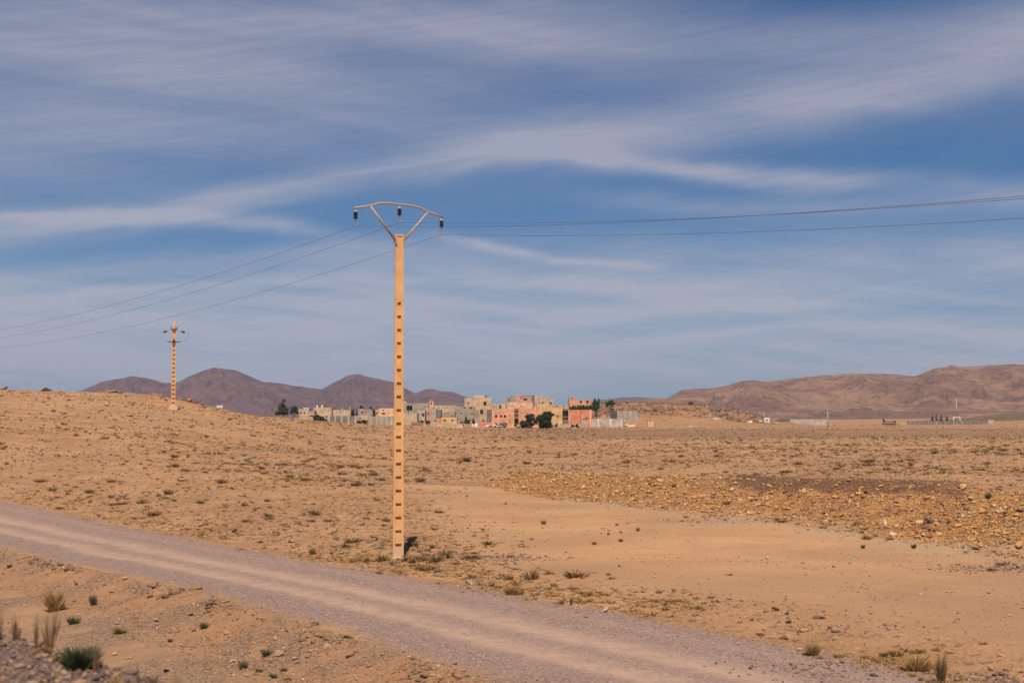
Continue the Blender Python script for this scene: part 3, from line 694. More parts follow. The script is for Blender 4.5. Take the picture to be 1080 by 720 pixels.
def shaft(name, parent, H, W0, W1, N0, N1, z_first, z_last, pitch, hw0, hw1, hh, mat):
    """concrete post with flanged edges and blind step openings on both broad faces"""
    mb = MB(); zs = [-.6]; holes = []
    z = z_first
    while z <= z_last: holes.append(z); z += pitch
    def W(z): t = max(z, 0)/H; return (W0+(W1-W0)*t)/2
    def N(z): t = max(z, 0)/H; return (N0+(N1-N0)*t)/2
    fl = .045
    for sx in (-1, 1):   # flanges
        lo, hi = -.6, H
        def loop(z): a, b = sx*W(z), sx*(W(z)-fl); n = N(z); return [(a, -n, z), (b, -n, z), (b, n, z), (a, n, z)]
        mb.prism(loop(lo), loop(hi))
    lev = [-.6]
    for h in holes: lev += [h-hh/2, h+hh/2]
    lev.append(H)
    for sd in (-1, 1):
        for i in range(len(lev)-1):
            a, b = lev[i], lev[i+1]; hole = (i % 2 == 1)
            def X(z): return W(z)-fl
            def D(z): return sd*(N(z)-.022)
            if not hole or sd > 0:
                mb.poly([(-X(a), D(a), a), (X(a), D(a), a), (X(b), D(b), b), (-X(b), D(b), b)])
            else:
                t = (a-z_first)/(z_last-z_first); hw = hw0+(hw1-hw0)*t; dp = (N(z_last)-.022)*(.80 if sd < 0 else 1.0)
                mb.poly([(-X(a), D(a), a), (-hw, D(a), a), (-hw, D(b), b), (-X(b), D(b), b)])
                mb.poly([(hw, D(a), a), (X(a), D(a), a), (X(b), D(b), b), (hw, D(b), b)])
                mb.poly([(-hw, D(a), a), (hw, D(a), a), (hw, dp, a), (-hw, dp, a)])
                mb.poly([(-hw, D(b), b), (hw, D(b), b), (hw, dp, b), (-hw, dp, b)])
                mb.poly([(-hw, D(a), a), (-hw, dp, a), (-hw, dp, b), (-hw, D(b), b)])
                mb.poly([(hw, D(a), a), (hw, dp, a), (hw, dp, b), (hw, D(b), b)])
                mb.poly([(-hw, dp, a), (hw, dp, a), (hw, dp, b), (-hw, dp, b)])
    a = H; mb.box(-W(H)-.004, W(H)+.004, -N(H)-.004, N(H)+.004, H+.001, H+.05)
    me = bpy.data.meshes.new(name); me.from_pydata(mb.v, [], mb.f); me.update(); me.materials.append(mat)
    return link(bpy.data.objects.new(name, me), parent)
PY0 = 46.6; PX0 = ATX(420.6, PY0); PZ0 = hz(PX0, PY0)
PB = at(421, 588, PY0)[2]
pole = empty('power_pole', (PX0, PY0, 0), ARM_ANG); tag(pole, 'tall ochre concrete power pole with curved steel crossarm beside the dirt road', 'power pole')
H1 = at(421, 247.5, PY0)[2]
shaft('shaft', pole, H1-.05, .365, .262, .19, .15, .46, 8.4, .437, .098, .055, .095, M_pole).rotation_euler = (0, 0, math.radians(-29))
mb = MB(); mb.box(-.26, .26, -.18, .18, -.5, PZ0+.04); mb.build('footing', M_polew, pole, bevel=.015)
mb = MB(); mb.tube([(-1.74, 0, 11.33), (-1.4, 0, 11.40), (-1.12, 0, 11.46), (-.8, 0, 11.57), (-.45, 0, 11.605), (0, 0, 11.61), (.45, 0, 11.605), (.8, 0, 11.57), (1.12, 0, 11.46), (1.4, 0, 11.40), (1.74, 0, 11.33)], .035, 8)
arm = mb.build('crossarm', M_galv, pole, True)
for sx in (-1, 1):
    mb = MB(); mb.tube([(sx*1.12, 0, 11.44), (sx*.17, 0, 10.42)], .04, 8); mb.build('strut', M_galv, pole, True)
    mb = MB(); mb.box(sx*.15-.03, sx*.15+.03, -.06, .06, 10.28, 10.46); mb.build('bracket', M_galv, pole)
INS = [(-1.68, 11.32), (0, 11.58), (1.68, 11.32)]
ends = []
for w, zt in INS:
    base = MB(); base.tube([(w, 0, zt), (w, 0, zt-.10)], .018, 8); base.tube([(w, 0, zt-.07), (w, 0, zt-.12)], [.045, .05], 10)
    ins = base.build('insulator', M_cer, pole, True)
    m2 = MB()
    for k in range(4): m2.tube([(w, 0, zt-.125-k*.055), (w, 0, zt-.14-k*.055), (w, 0, zt-.172-k*.055)], [.035, .085, .05], 12)
    m2.build('insulator_disc', M_blk, ins, True)
    m3 = MB(); m3.tube([(w, 0, zt-.33), (w, 0, zt-.56)], .014, 6); m3.tube([(w, -.07, zt-.56), (w, .07, zt-.56)], .028, 8); m3.build('clamp', M_galv, ins, True)
    ends.append((w, zt-.575))
# wires: along the line direction (-NY, NX)
LA = {0: (.084, .118), 1: (.0934, .121), 2: (.0948, .118)}
names = ['upper overhead wire from the left end of the tall pole crossarm', 'overhead wire from the middle of the tall pole crossarm', 'lowest overhead wire from the right end of the tall pole crossarm']
for k, (w, z0) in enumerate(ends):
    cx, cy = PX0+w*NX, PY0+w*NY; pts = []
    for q in np.linspace(76, 0, 40): pts.append((cx-NY*q, cy+NX*q, z0-LA[k][0]*q+.0011*q*q))
    for q in np.linspace(0, 89, 60)[1:]: pts.append((cx+NY*q, cy-NX*q, z0-LA[k][1]*q+.00142*q*q))
    mb = MB(); mb.tube(pts, .0052, 6); o = mb.build('overhead_wire', M_wire, None, True); tag(o, names[k], 'wire', 'overhead wires')

# ------------------------------------------------------------------ far pole
Y2 = 196.; X2 = ATX(183, Y2); Z2 = ATZ(434, Y2)
Z2 = hz(X2, Y2)
p2 = empty('power_pole', (X2, Y2, Z2), math.radians(12)); tag(p2, 'ochre concrete power pole with dark crossbar and pointed top on the left slope', 'power pole')
def zz2(py): return ATZ(py, Y2)-Z2
shaft('shaft', p2, zz2(350), .60, .40, .30, .22, .9, 9.6, .60, .19, .13, .27, M_pole)
mb = MB(); mb.prism([(-.75, -.6, -.8), (.75, -.6, -.8), (.75, .6, -.8), (-.75, .6, -.8)], [(-.55, -.42, .42), (.55, -.42, .42), (.55, .42, .42), (-.55, .42, .42)]); mb.build('footing', M_polew, p2)
M_peach = noisy('peach_paint', (.66, .42, .30), (.58, .36, .25), 6, .8)
mb = MB(); mb.tube([(0, 0, zz2(350)+.05), (0, 0, zz2(346)), (0, 0, zz2(343)), (0, 0, zz2(338))], [.26, .30, .20, .03], 10); mb.build('pole_cap', M_peach, p2, True)
M_rustm = noisy('rusty_steel', (.16, .09, .05), (.11, .065, .04), 6, .8)
mb = MB(); mb.box(-.42, .42, -.32, .32, zz2(348.0), zz2(346.9)); mb.build('band', M_rustm, p2)
mb = MB(); mb.box(-.86, .86, -.30, -.17, zz2(361), zz2(360)); mb.build('crossbar', M_rustm, p2)
mb = MB(); mb.prism([(-.22, -.42, zz2(360.2)), (.22, -.42, zz2(360.2)), (.22, -.31, zz2(360.2)), (-.22, -.31, zz2(360.2))], [(-.1, -.42, zz2(357.5)), (.1, -.42, zz2(357.5)), (.1, -.31, zz2(357.5)), (-.1, -.31, zz2(357.5))]); mb.build('switch_box', M_rustm, p2)
for sx in (-1, 1):
    zi = zz2(349.8)
    mb = MB(); mb.tube([(sx*.3, 0, zz2(347.5)), (sx*.95, 0, zi+.05)], .03, 6); ins = mb.build('insulator', M_galv, p2, True)
    mb = MB(); mb.tube([(sx*.92, 0, zi+.06), (sx*1.05, 0, zi+.04), (sx*1.35, 0, zi-.03), (sx*1.46, 0, zi-.06)], [.05, .17, .17, .05], 10); mb.build('insulator_disc', noisy('brown_glass', (.16, .10, .09), (.12, .08, .07), 9, .4), ins, True)
    mb = MB(); mb.tube([(sx*1.46, 0, zi-.06), (sx*2.05, 0, zi-.1), (sx*1.9, 0, zi-.7), (sx*1.5, -.1, zi-1.25), (sx*.8, -.2, zz2(360.2))], .017, 5); mb.build('jumper_wire', M_wire, ins, True)
    mb = MB(); mb.tube([(sx*.3, -.2, zz2(346.5)), (sx*.5, -.35, zz2(344.4))], .04, 6); mb.build('bracket', M_rustm, p2, True)

# ------------------------------------------------------------------ village
def wallmat(name, c, var=.18, streak=True):
    m, nt, b = new_mat(name, .95); p = nt.obj()
    n = nt.noise(p, .5, 5, .65); n2 = nt.noise(nt.mapping(p, (2, 2, .4)), 1.2, 4, .6)
    d = tuple(x*(1-var*1.6) for x in c); l = tuple(min(1, x*(1+var*.5)) for x in c)
    cc = nt.mix(nt.rng(n, .35, .65), d, l); cc = nt.mix(nt.rng(n2, .5, .75, 0, .3), cc, tuple(x*.72 for x in c))
    nt.L.new(cc, b.inputs['Base Color']); return m
C = dict(salmon=(.86, .42, .25), orange=(.80, .44, .22), peach=(.90, .58, .36), lorange=(.80, .52, .27), red=(.78, .32, .18), pink=(.68, .42, .32), beige=(.66, .475, .315),
         sand=(.66, .49, .33), grey=(.44, .365, .29), dgrey=(.25, .225, .205), lgrey=(.58, .50, .41), white=(.88, .83, .76), brown=(.34, .22, .15), blue=(.2, .26, .38))
WM = {k: wallmat('render_'+k, v) for k, v in C.items()}
M_win = noisy('dark_window', (.012, .010, .010), (.025, .02, .018), 2, .35)
M_frame = noisy('pale_frame', (.6, .42, .3), (.5, .36, .26), 2, .7)
M_roof = noisy('roof_slab', (.42, .32, .24), (.34, .26, .2), 1, .95)
M_block = None
def blockmat():
    m, nt, b = new_mat('concrete_block', .95); p = nt.obj()
    br = nt.N.new('ShaderNodeTexBrick'); nt.L.new(nt.mapping(p, (1, 1, 1), (math.pi/2, 0, 0)), br.inputs['Vector']); br.inputs['Scale'].default_value = 1
    br.inputs['Brick Width'].default_value = .4; br.inputs['Row Height'].default_value = .2; br.inputs['Mortar Size'].default_value = .012
    br.inputs['Color1'].default_value = (.50, .42, .33, 1); br.inputs['Color2'].default_value = (.34, .29, .24, 1); br.inputs['Mortar'].default_value = (.25, .21, .17, 1)
    n = nt.noise(p, .35, 4, .6); c = nt.mix(nt.rng(n, .4, .65, 0, .5), br.outputs[0], (.50, .42, .33)); nt.L.new(c, b.inputs['Base Color']); return m
M_block = blockmat()
WM['block'] = M_block
def house(name, label, px0, px1, pyt, pyb, Y, colour, dep=9, rot=0, wins=(), doors=(), extras=(), cat='house', side=None, group='houses of the village'):
    s = Y/F; x0, x1 = ATX(px0, Y), ATX(px1, Y); w = x1-x0; zt = ATZ(pyt, Y); zb = ATZ(pyb, Y)
    gz = min(hz(x0, Y), hz(x1, Y), zb); h = zt-zb
    root = empty(name, ((x0+x1)/2, Y, zb), math.radians(rot)); tag(root, label, cat, group)
    lo = gz-zb-1.0
    def zl(py): return ATZ(py, Y)-zb
    def xl(px): return ATX(px, Y)-(x0+x1)/2
    # front wall grid with real openings
    t = .25; ops = []
    for (px, py, wp, hp) in wins: ops.append((xl(px)-wp*s*.62, xl(px)+wp*s*.62, zl(py)-hp*s*.6, zl(py)+hp*s*.6, 'window'))
    for (px, wp, hp) in doors: ops.append((xl(px)-wp*s/2, xl(px)+wp*s/2, 0.0, hp*s, 'door'))
    xs = sorted(set([-w/2, w/2]+[o[0] for o in ops]+[o[1] for o in ops])); zs = sorted(set([lo, h]+[o[2] for o in ops]+[o[3] for o in ops]))
    xs = [x for x in xs if -w/2 <= x <= w/2]; zs = [z for z in zs if lo <= z <= h]
    mb = MB()
    for i in range(len(xs)-1):
        for j in range(len(zs)-1):
            cx, cz = (xs[i]+xs[i+1])/2, (zs[j]+zs[j+1])/2
            if any(o[0] < cx < o[1] and o[2] < cz < o[3] for o in ops): continue
            mb.poly([(xs[i], 0, zs[j]), (xs[i+1], 0, zs[j]), (xs[i+1], 0, zs[j+1]), (xs[i], 0, zs[j+1])])
    for o in ops:
        a, b_, c_, d_ = o[:4]
        for (p, q) in (((a, c_), (b_, c_)), ((b_, c_), (b_, d_)), ((b_, d_), (a, d_)), ((a, d_), (a, c_))):
            mb.poly([(p[0], 0, p[1]), (q[0], 0, q[1]), (q[0], .3, q[1]), (p[0], .3, p[1])])
    par = .45 if h > 2.6 else .0
    for (xa, xb, ya, yb) in ((-w/2, -w/2, 0, dep), (w/2, w/2, 0, dep), (-w/2, w/2, dep, dep)):
        if side and xa == xb == -w/2: continue
        mb.poly([(xa, ya, lo), (xb, yb, lo), (xb, yb, h), (xa, ya, h)])
    if par:   # parapet ring
        for (xa, xb, ya, yb) in ((-w/2, w/2, 0, t), (-w/2, w/2, dep-t, dep), (-w/2, -w/2+t, t, dep-t), (w/2-t, w/2, t, dep-t)):
            mb.poly([(xa, ya, h), (xb, ya, h), (xb, yb, h), (xa, yb, h)])
        for (xa, xb, ya, yb) in ((-w/2+t, w/2-t, t, t), (-w/2+t, w/2-t, dep-t, dep-t), (-w/2+t, -w/2+t, t, dep-t), (w/2-t, w/2-t, t, dep-t)):
            mb.poly([(xa, ya, h-par), (xb, yb, h-par), (xb, yb, h), (xa, ya, h)])
    mb.build('wall', WM[colour], root)
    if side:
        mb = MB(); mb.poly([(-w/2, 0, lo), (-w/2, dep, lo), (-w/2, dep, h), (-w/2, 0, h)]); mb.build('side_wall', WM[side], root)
    mb = MB(); mb.box(-w/2+(t if par else 0)+.003, w/2-(t if par else 0)-.003, (t if par else 0)+.003, dep-(t if par else 0)-.003, h-par-.2, h-par+.002); mb.build('roof', M_roof, root)
    for o in ops:
        a, b_, c_, d_, kd = o; mb = MB()
        if kd == 'window':
            f = .035
            mb.box(a, b_, .16, .20, c_, c_+f); mb.box(a, b_, .16, .20, d_-f, d_); mb.box(a, a+f, .16, .20, c_+f, d_-f); mb.box(b_-f, b_, .16, .20, c_+f, d_-f); mb.box((a+b_)/2-.02, (a+b_)/2+.02, .17, .19, c_+f, d_-f)
            wn = mb.build('window', M_frame, root); mb = MB(); mb.box(a, b_, .21, .27, c_, d_); mb.build('pane', M_win, wn)
        else:
            mb.box(a, b_, .14, .2, c_, d_); dr = mb.build('door', WM['lgrey'], root)
            mb = MB(); mb.box(b_-.3, b_-.2, .10, .14, 1.0, 1.15) if b_-a > .6 else mb.box(b_-.15, b_-.1, .10, .14, 1., 1.1); mb.build('handle', M_win, dr)
    for e in extras:
        k = e[0]
        if k == 'box':       # rooftop block px0,px1,pyt,pyb,colour,name,yoff
            _, a, b_, c_, d_, cc, nm, yo = e; mb = MB(); mb.box(xl(a), xl(b_), yo, yo+max(2., (b_-a)*s), zl(d_), zl(c_)); mb.build(nm, WM[cc], root)
        if k == 'pil':       # pillars
            _, lst, c_, d_, cc, wd, nm = e
            for a in lst:
                mb = MB(); mb.box(xl(a)-wd/2, xl(a)+wd/2, -.06, .2, zl(d_), zl(c_)); mb.build(nm, WM[cc], root)
        if k == 'balc':
            _, a, b_, pys = e
            for q in pys:
                mb = MB(); mb.box(xl(a), xl(b_), -1.1, -.003, zl(q)-.12, zl(q)); mb.box(xl(a), xl(b_), -1.1, -1.02, zl(q), zl(q)+.9); mb.build('balcony', WM['brown'], root)
    return root
def wall(name, label, px0, px1, pyt, pyb, Y, colour, pillars=(), pc='lgrey', th=.25, rot=0, cat='wall', dark_end=None):
    x0, x1 = ATX(px0, Y), ATX(px1, Y); zt, zb = ATZ(pyt, Y), ATZ(pyb, Y); lo = min(hz(x0, Y), hz(x1, Y), zb)-zb-.8
    root = empty(name, ((x0+x1)/2, Y, zb), math.radians(rot)); tag(root, label, cat); w = x1-x0
    mb = MB(); mb.box(-w/2, w/2, 0, th, lo, zt-zb); mb.build('panel', WM[colour], root)
    for p in pillars:
        x = ATX(p, Y)-(x0+x1)/2; mb = MB(); mb.box(x-.22, x+.22, -.12, -.002, lo, zt-zb+.12); mb.build('pillar', WM[pc], root)
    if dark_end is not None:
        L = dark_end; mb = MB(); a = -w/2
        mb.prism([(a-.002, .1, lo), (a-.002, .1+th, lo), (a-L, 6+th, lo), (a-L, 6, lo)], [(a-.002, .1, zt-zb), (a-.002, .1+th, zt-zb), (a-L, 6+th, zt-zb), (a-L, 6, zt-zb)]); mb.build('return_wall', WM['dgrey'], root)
    return root
# left cluster (px0, px1, top, bottom, distance)
house('house', 'small beige house with two windows at the left end of the village', 315.5, 326, 431, 441.5, 405, 'sand', 6, 0, [(317.5, 435.3, 1.6, 1.8), (321.3, 435.3, 1.3, 1.6)], (), [('box', 319.5, 325, 429.8, 431, 'white', 'roof_tank', 1.5)])
house('house', 'narrow pink house left of the round green hedge', 326.3, 331.5, 433, 444, 403, 'pink', 6, 0, [(328.8, 438.5, 2.5, 1.2)])
house('house', 'beige house with white roof tanks behind the green hedge', 331, 350, 429.8, 444, 425, 'sand', 9, 0, (), (), [('box', 333, 334.6, 427, 429.8, 'white', 'roof_tank', 2), ('box', 338, 339.8, 427, 429.8, 'white', 'roof_tank', 2), ('box', 340, 342, 425, 429.8, 'brown', 'chimney', 3)])
house('house', 'long low sand-coloured house behind the pillared grey wall', 350.2, 370, 432, 444, 428, 'sand', 9, 0, (), (), [('box', 360.3, 361.4, 430.2, 432, 'white', 'satellite_dish', 1), ('box', 368, 369, 428, 432, 'lgrey', 'chimney', 2)])
wall('block_wall', 'unfinished grey block wall with four pale pillars right of the hedge', 346.5, 376, 438.5, 446.5, 396, 'dgrey', (347.5, 354, 360.7, 367.8, 375.4))
house('house', 'grey flat-roofed house behind the bushes left of the tall pole', 378.3, 393, 431.5, 444, 430, 'grey', 9, 0, [(382, 435, 1.5, 1.5)], (), [('box', 378.3, 384.5, 431, 432.8, 'lgrey', 'parapet', 0.003)])
house('house', 'long beige house with a dark window left of the tall pole', 385, 401, 431.8, 446, 440, 'beige', 9, 0, [(397, 436, 1, 2.2)])
house('house', 'peach house with black window just left of the tall pole', 399.5, 418, 430.5, 446, 432, 'peach', 9, 0, [(404.4, 432.6, 1.3, 1.5), (404.3, 436, 3, 1.6)])
wall('block_wall', 'grey garden wall with white posts just left of the tall pole', 388, 416, 439, 447.5, 410, 'grey', (391.5, 397.5, 402.5, 408, 413), rot=0)
house('house', 'low brown building among bushes left of the tall pole', 377, 390, 438, 446, 415, 'beige', 6, 0, [(380, 441, 1.5, 1.5)])
# right of pole
house('house', 'grey house with one square dark opening right of the tall pole', 425, 452, 425, 442, 500, 'grey', 10, 0, [(432, 430.3, 5, 4.4), (431, 434.5, 1.2, 1.2)], (), [('box', 426, 427.5, 423, 425, 'white', 'roof_tank', 2)], side='dgrey')
house('tower_house', 'slim peach tower with red top above the grey village houses', 452.3, 457.4, 423.5, 432, 505, 'peach', 4, 0, [(454.8, 425.5, 1.5, 1.6)], (), [('box', 452.8, 456.9, 421.3, 423.4, 'red', 'battlement', .6)])
house('house', 'low sand-coloured house at the right side of the tall pole', 424, 440, 435.5, 446, 470, 'sand', 9, 0)
house('house', 'grey house with a doorway behind the low sand-coloured one', 440, 448.3, 432.6, 446, 480, 'lgrey', 8, 0, [(446.5, 437.5, 2, 2.6)])
house('house', 'mauve-grey two-storey house left of the dark grey one', 448.5, 456, 430, 446, 488, 'pink', 8, 0, [(452, 436, 1.2, 1.5)])
house('house', 'pale slim house with a white front edge', 456, 460, 431, 445, 482, 'lgrey', 8, 0, [(459, 443.6, 1, 2)])
house('house', 'dark grey block house with red lower wall', 460.2, 465, 432, 441, 478, 'dgrey', 8, 0, (), (), [('box', 460.2, 465, 441, 447, 'red', 'lower_wall', -.1)])
house('house', 'low orange house with two windows left of the village trees', 465.2, 482, 440, 447.5, 476, 'lorange', 8, 0, [(469.4, 443.2, 1.8, 1.8), (477.2, 443.2, 1.6, 1.6)])
house('house', 'grey house with rooftop chimney behind the low orange house', 465.5, 480, 434.5, 444, 500, 'grey', 8, 0, (), (), [('box', 476, 478, 437.4, 440, 'brown', 'chimney', -1.5)])
house('house', 'wide grey house in the middle rows of the village', 478, 506, 433, 446, 515, 'grey', 9, 0, [(487, 436, 1.2, 1.4), (498, 436.5, 1.2, 1.4)])
wall('garden_wall', 'brownish garden wall in front of the grey houses right of the tall pole', 434, 446, 445, 450, 455, 'brown')
wall('garden_wall', 'beige garden wall with two dark gaps right of the brown wall', 446, 466, 446, 450, 458, 'beige')
wall('garden_wall', 'long low earth-coloured wall before the low orange house', 466, 488, 446.6, 450.5, 462, 'beige')
house('house', 'long beige house on the upper left terrace of the village', 456, 482, 427.3, 437, 560, 'sand', 10, 0, [(463, 430, 1, 1), (472, 430, 1, 1)])
house('house', 'low grey house with two dark openings under the big beige one', 479, 500, 428.5, 437, 545, 'grey', 8, 0, [(490.5, 430, 1.5, 1.2), (496.5, 430, 2, 1.5)])
house('apartment_block', 'large grey-beige block with a rooftop tower high in the village', 490, 519, 419.5, 434, 600, 'beige', 12, 0, [(490.2+4, 425, 1, 2), (511.5, 425.5, 2.4, 3.5)], (), [('box', 500, 510.5, 416.8, 419.5, 'peach', 'upper_floor', .8), ('box', 511, 517, 416.3, 417.2, 'grey', 'canopy', 0), ('box', 512, 513.4, 417.2, 419.5, 'grey', 'column', .3)])
house('house', 'grey house with brown shutters left of the dark grey strip', 505.5, 513.5, 430.5, 446, 512, 'beige', 8, 0, [(508, 434.3, 2.6, 4), (509.8, 443.7, 1.6, 2)])
house('house', 'tall dark grey side building against the salmon house', 513.7, 518.8, 431.5, 446, 508, 'dgrey', 9)
wall('garden_wall', 'orange boundary wall left of the salmon house', 497, 518.8, 445, 449.5, 500, 'red')
wall('garden_wall', 'grey strip of wall below the orange boundary wall', 503.8, 519, 449.7, 452.5, 498, 'grey')
g = wall('metal_gate', 'pale whitish gate standing in front of the orange boundary wall', 497.8, 504, 445.6, 453, 497, 'white', (), cat='gate')
house('main_house', 'salmon two-storey house with three black upper windows', 519, 542, 431.5, 452, 500, 'salmon', 10, 0,
      [(523.3, 439, 2.0, 2.4), (528.4, 439, 1.8, 2.3), (532.6, 439, 2.2, 2.3), (537.6, 437.8, 1.0, 1.4), (537.6, 444.6, 1.0, 1.4), (523.2, 447.2, 1.8, 2.2), (528.3, 447.2, 1.6, 2.2)], [(532.3, 4.6, 5.6)],
      [('pil', (519.35, 541.6), 431.2, 452, 'peach', .3, 'corner_post'), ('box', 530, 535, 445.2, 445.7, 'brown', 'door_hood', -.5), ('box', 521, 523, 427, 431.4, 'beige', 'roof_room', 3), ('box', 525, 526.5, 428, 431.4, 'beige', 'roof_room', 3.5), ('box', 530, 533, 427, 431.4, 'peach', 'roof_room', 4)])
house('house', 'set-back dark building with balconies right of the salmon house', 542.3, 547, 430.5, 452, 506, 'brown', 8, 0, [(544.5, 434, 3.2, 1.4), (544.5, 443, 3.2, 1.4), (544.2, 449.6, 3.4, 3.5)], (), [('balc', 542.6, 546.6, (437, 441.2))])
house('house', 'salmon-orange house behind the three green trees', 547, 567, 429, 451, 504, 'salmon', 10, 0, [(553.5, 439.2, 1.2, 2)], (), [('box', 557, 560, 430.4, 431.2, 'white', 'sign_board', -.2)])
house('house', 'light orange house with one small window right of the trees', 567.2, 593, 429.5, 448, 506, 'lorange', 10, 0, [(587.9, 439, 1.4, 1.9)])
house('house', 'brown recessed stair tower with dark windows', 593.2, 599.4, 431, 449, 510, 'brown', 8, 0, [(596.3, 436, 4.6, 5), (596.3, 441.5, 4.8, 1.6)])
house('house', 'red-orange house at the right end of the house row', 599.6, 612.4, 432, 449.5, 503, 'red', 9, 0, (), (), [('pil', (599.9,), 431.6, 449, 'peach', .28, 'corner_post')])
house('house', 'red house with a grey double gate and pale edge', 612.6, 624, 432, 450.5, 500, 'red', 9, 0, [(619, 440.7, 2, 1)], [(616.2, 7.4, 8.6)], [('pil', (622.8,), 431.8, 450.5, 'peach', .5, 'corner_post')])
wall('garden_wall', 'low beige plinth wall in front of the light orange house', 584, 612, 447, 450.8, 498, 'sand')
house('house', 'long peach terrace house on the second row', 535, 562, 424, 433, 545, 'peach', 10, 0, [(540, 428, 1, 1.2), (550, 428, 1, 1.2)])
house('house', 'beige terrace with pillars above the salmon house roof', 519, 536, 425.5, 433, 530, 'beige', 9, 0, [(521.5, 429, 1.6, 2.4), (527.5, 429, 1.8, 3), (533, 429, 1.4, 3.2)])
house('house', 'pink and grey top house on the village skyline', 543.5, 560, 416.5, 426, 600, 'pink', 10, 0, [(549, 419.5, 1.2, 1.2), (554, 421, 3.4, 1.8)], (), [('box', 547, 559, 416.6, 417.6, 'red', 'parapet', -.1)], side='dgrey')
house('house', 'grey half-built house left of the pink skyline house', 534, 543.3, 418.5, 426, 603, 'grey', 9, 0, [(537, 422, 1.3, 1.6)], (), [('box', 539, 543, 417, 418.5, 'grey', 'roof_room', 2)])
house('house', 'narrow dark grey house on the village skyline', 561, 563.6, 416.6, 428, 598, 'dgrey', 9)
house('house', 'beige skyline house with two black windows', 563.8, 573.5, 417, 428, 596, 'sand', 9, 0, [(568.6, 424.6, 1.5, 1.1), (573-.8, 424.6, 1.6, 1.0)])
house('house', 'grey-beige skyline house with one black window at the right', 573.8, 584, 419.4, 428.5, 592, 'beige', 9, 0, [(580.7, 425, 1.8, 1.9)])
house('house', 'long pale house stepping down right of the skyline houses', 584, 601, 427, 433, 560, 'beige', 9, 0, [(587.5, 428.5, 1, 1.8), (594.5, 428.5, 1, 1.8)])
house('house', 'orange sand house between the skyline houses and the orange row', 566, 578, 425.6, 433, 548, 'lorange', 8)
house('house', 'bright orange house above the long green hedge', 600, 623.5, 421.6, 431, 560, 'salmon', 9, 0, [(612.8, 423.8, 1.8, 2.2), (619.4, 423.8, 2.2, 2.2)], (), [('box', 602.5, 607.5, 418.6, 421.5, 'red', 'roof_room', 1.5), ('box', 599.2, 600, 419, 424, 'brown', 'corner_post', -.2)], side='brown')
wall('block_wall', 'pale grey block wall right of the red house', 624.2, 656, 441.5, 450.3, 500, 'lgrey', (631, 644, 655.4), pc='white')
wall('block_wall', 'upper unfinished grey block wall with four piers on the slope', 651, 672, 433.2, 442.4, 530, 'block', (651.6, 658.5, 665, 671.3), dark_end=2.2)
house('hut', 'small pink hut standing alone right of the village', 683, 689.2, 443.4, 449.2, 500, 'peach', 2.2, 0, [(685.5, 446, .9, 1)], (), [('box', 682.7, 689.5, 442.8, 443.35, 'red', 'roof_edge', -.15)], cat='hut', group=None)
house('house', 'dark grey ruined block on the shoulder of the rocky hill', 744, 752, 427.2, 435, 640, 'dgrey', 6, 0, (), (), [('box', 741.5, 743.3, 429, 431, 'white', 'roof_tank', 0)], group='buildings on the rocky hill')
wall('block_wall', 'long pale wall stepping down the rocky hill', 752.3, 776, 432.8, 439, 655, 'lgrey', (760, 768))
wall('block_wall', 'short pale wall lower on the rocky hill', 783, 791, 436.5, 441, 660, 'lgrey')
house('house', 'dark little shed behind the pale wall on the rocky hill', 780, 786, 432.5, 440, 680, 'dgrey', 4, 0, group='buildings on the rocky hill')
house('house', 'small white house behind a thin pole on the plain', 805.8, 811.3, 440.3, 446.2, 575, 'white', 4, 0, [(808.5, 443, 1.6, 1.2)], (), (), group=None)
wall('garden_wall', 'tiny white wall pieces left of the small white house', 796, 803.5, 443, 445, 578, 'white')
wall('garden_wall', 'white low wall right of the small white house', 814, 820, 445.4, 447.4, 575, 'white')
wall('block_wall', 'pale grey enclosure wall with dark left return on the right plain', 832.5, 872, 442, 449, 620, 'lgrey', (833.5, 839, 846, 853, 860, 866), dark_end=5.0)
wall('block_wall', 'very long dark grey enclosure wall at the far right', 956, 1041, 443.8, 449, 650, 'dgrey', tuple(range(960, 1040, 9)), pc='grey')
wall('block_wall', 'pale end panel of the long enclosure wall', 1041.4, 1047, 442.6, 448.6, 650, 'lgrey')
wall('garden_wall', 'pale heap-like low wall left of the long enclosure wall', 948, 956, 446, 448, 640, 'sand')

# posts and masts on the plain
def post(name, label, px, pyt, pyb, Y, r, mat, arm=None, cat='pole'):
    x = ATX(px, Y); zb = hz(x, Y); zt = ATZ(pyt, Y); root = empty(name, (x, Y, zb)); tag(root, label, cat)
    mb = MB(); mb.tube([(0, 0, -.5), (0, 0, zt-zb)], [r, r*.7], 8); mb.build('shaft', mat, root, True)
    if arm:
        mb = MB(); mb.box(-arm, arm, -r-.14, -r*.8, zt-zb-1.0, zt-zb-.85); mb.build('crossarm', mat, root)
    return root
post('utility_pole', 'short pale pole beside a heap at the foot of the rocky hill', 748.5, 436, 449.5, 545, .2, WM['lgrey'])
post('utility_pole', 'thin pale pole in front of the small white house', 805.4, 434.5, 451, 545, .15, WM['lgrey'])
post('utility_pole', 'white pole at the right end of the pale enclosure wall', 872.6, 433.5, 451.5, 540, .2, WM['lgrey'])
for i, px in enumerate((1057, 1066)):
    post('fence_post', ('thin post in front of the dark orchard, left one of two', 'thin post in front of the dark orchard, right one of two')[i], px, 438, 446, 700, .12, WM['brown'])
Yg = 690.; gx = ATX(1008.3, Yg); gb = hz(gx, Yg); root = empty('mast', (gx, Yg, gb)); tag(root, 'tall white mast rising from a gate-shaped frame behind the long wall', 'mast')
zt = ATZ(419.5, Yg)-gb; zg = ATZ(439.5, Yg)-gb
mb = MB(); mb.tube([(0, 0, zg), (0, 0, zt)], [.28, .16], 8); mb.build('shaft', WM['lgrey'], root, True)
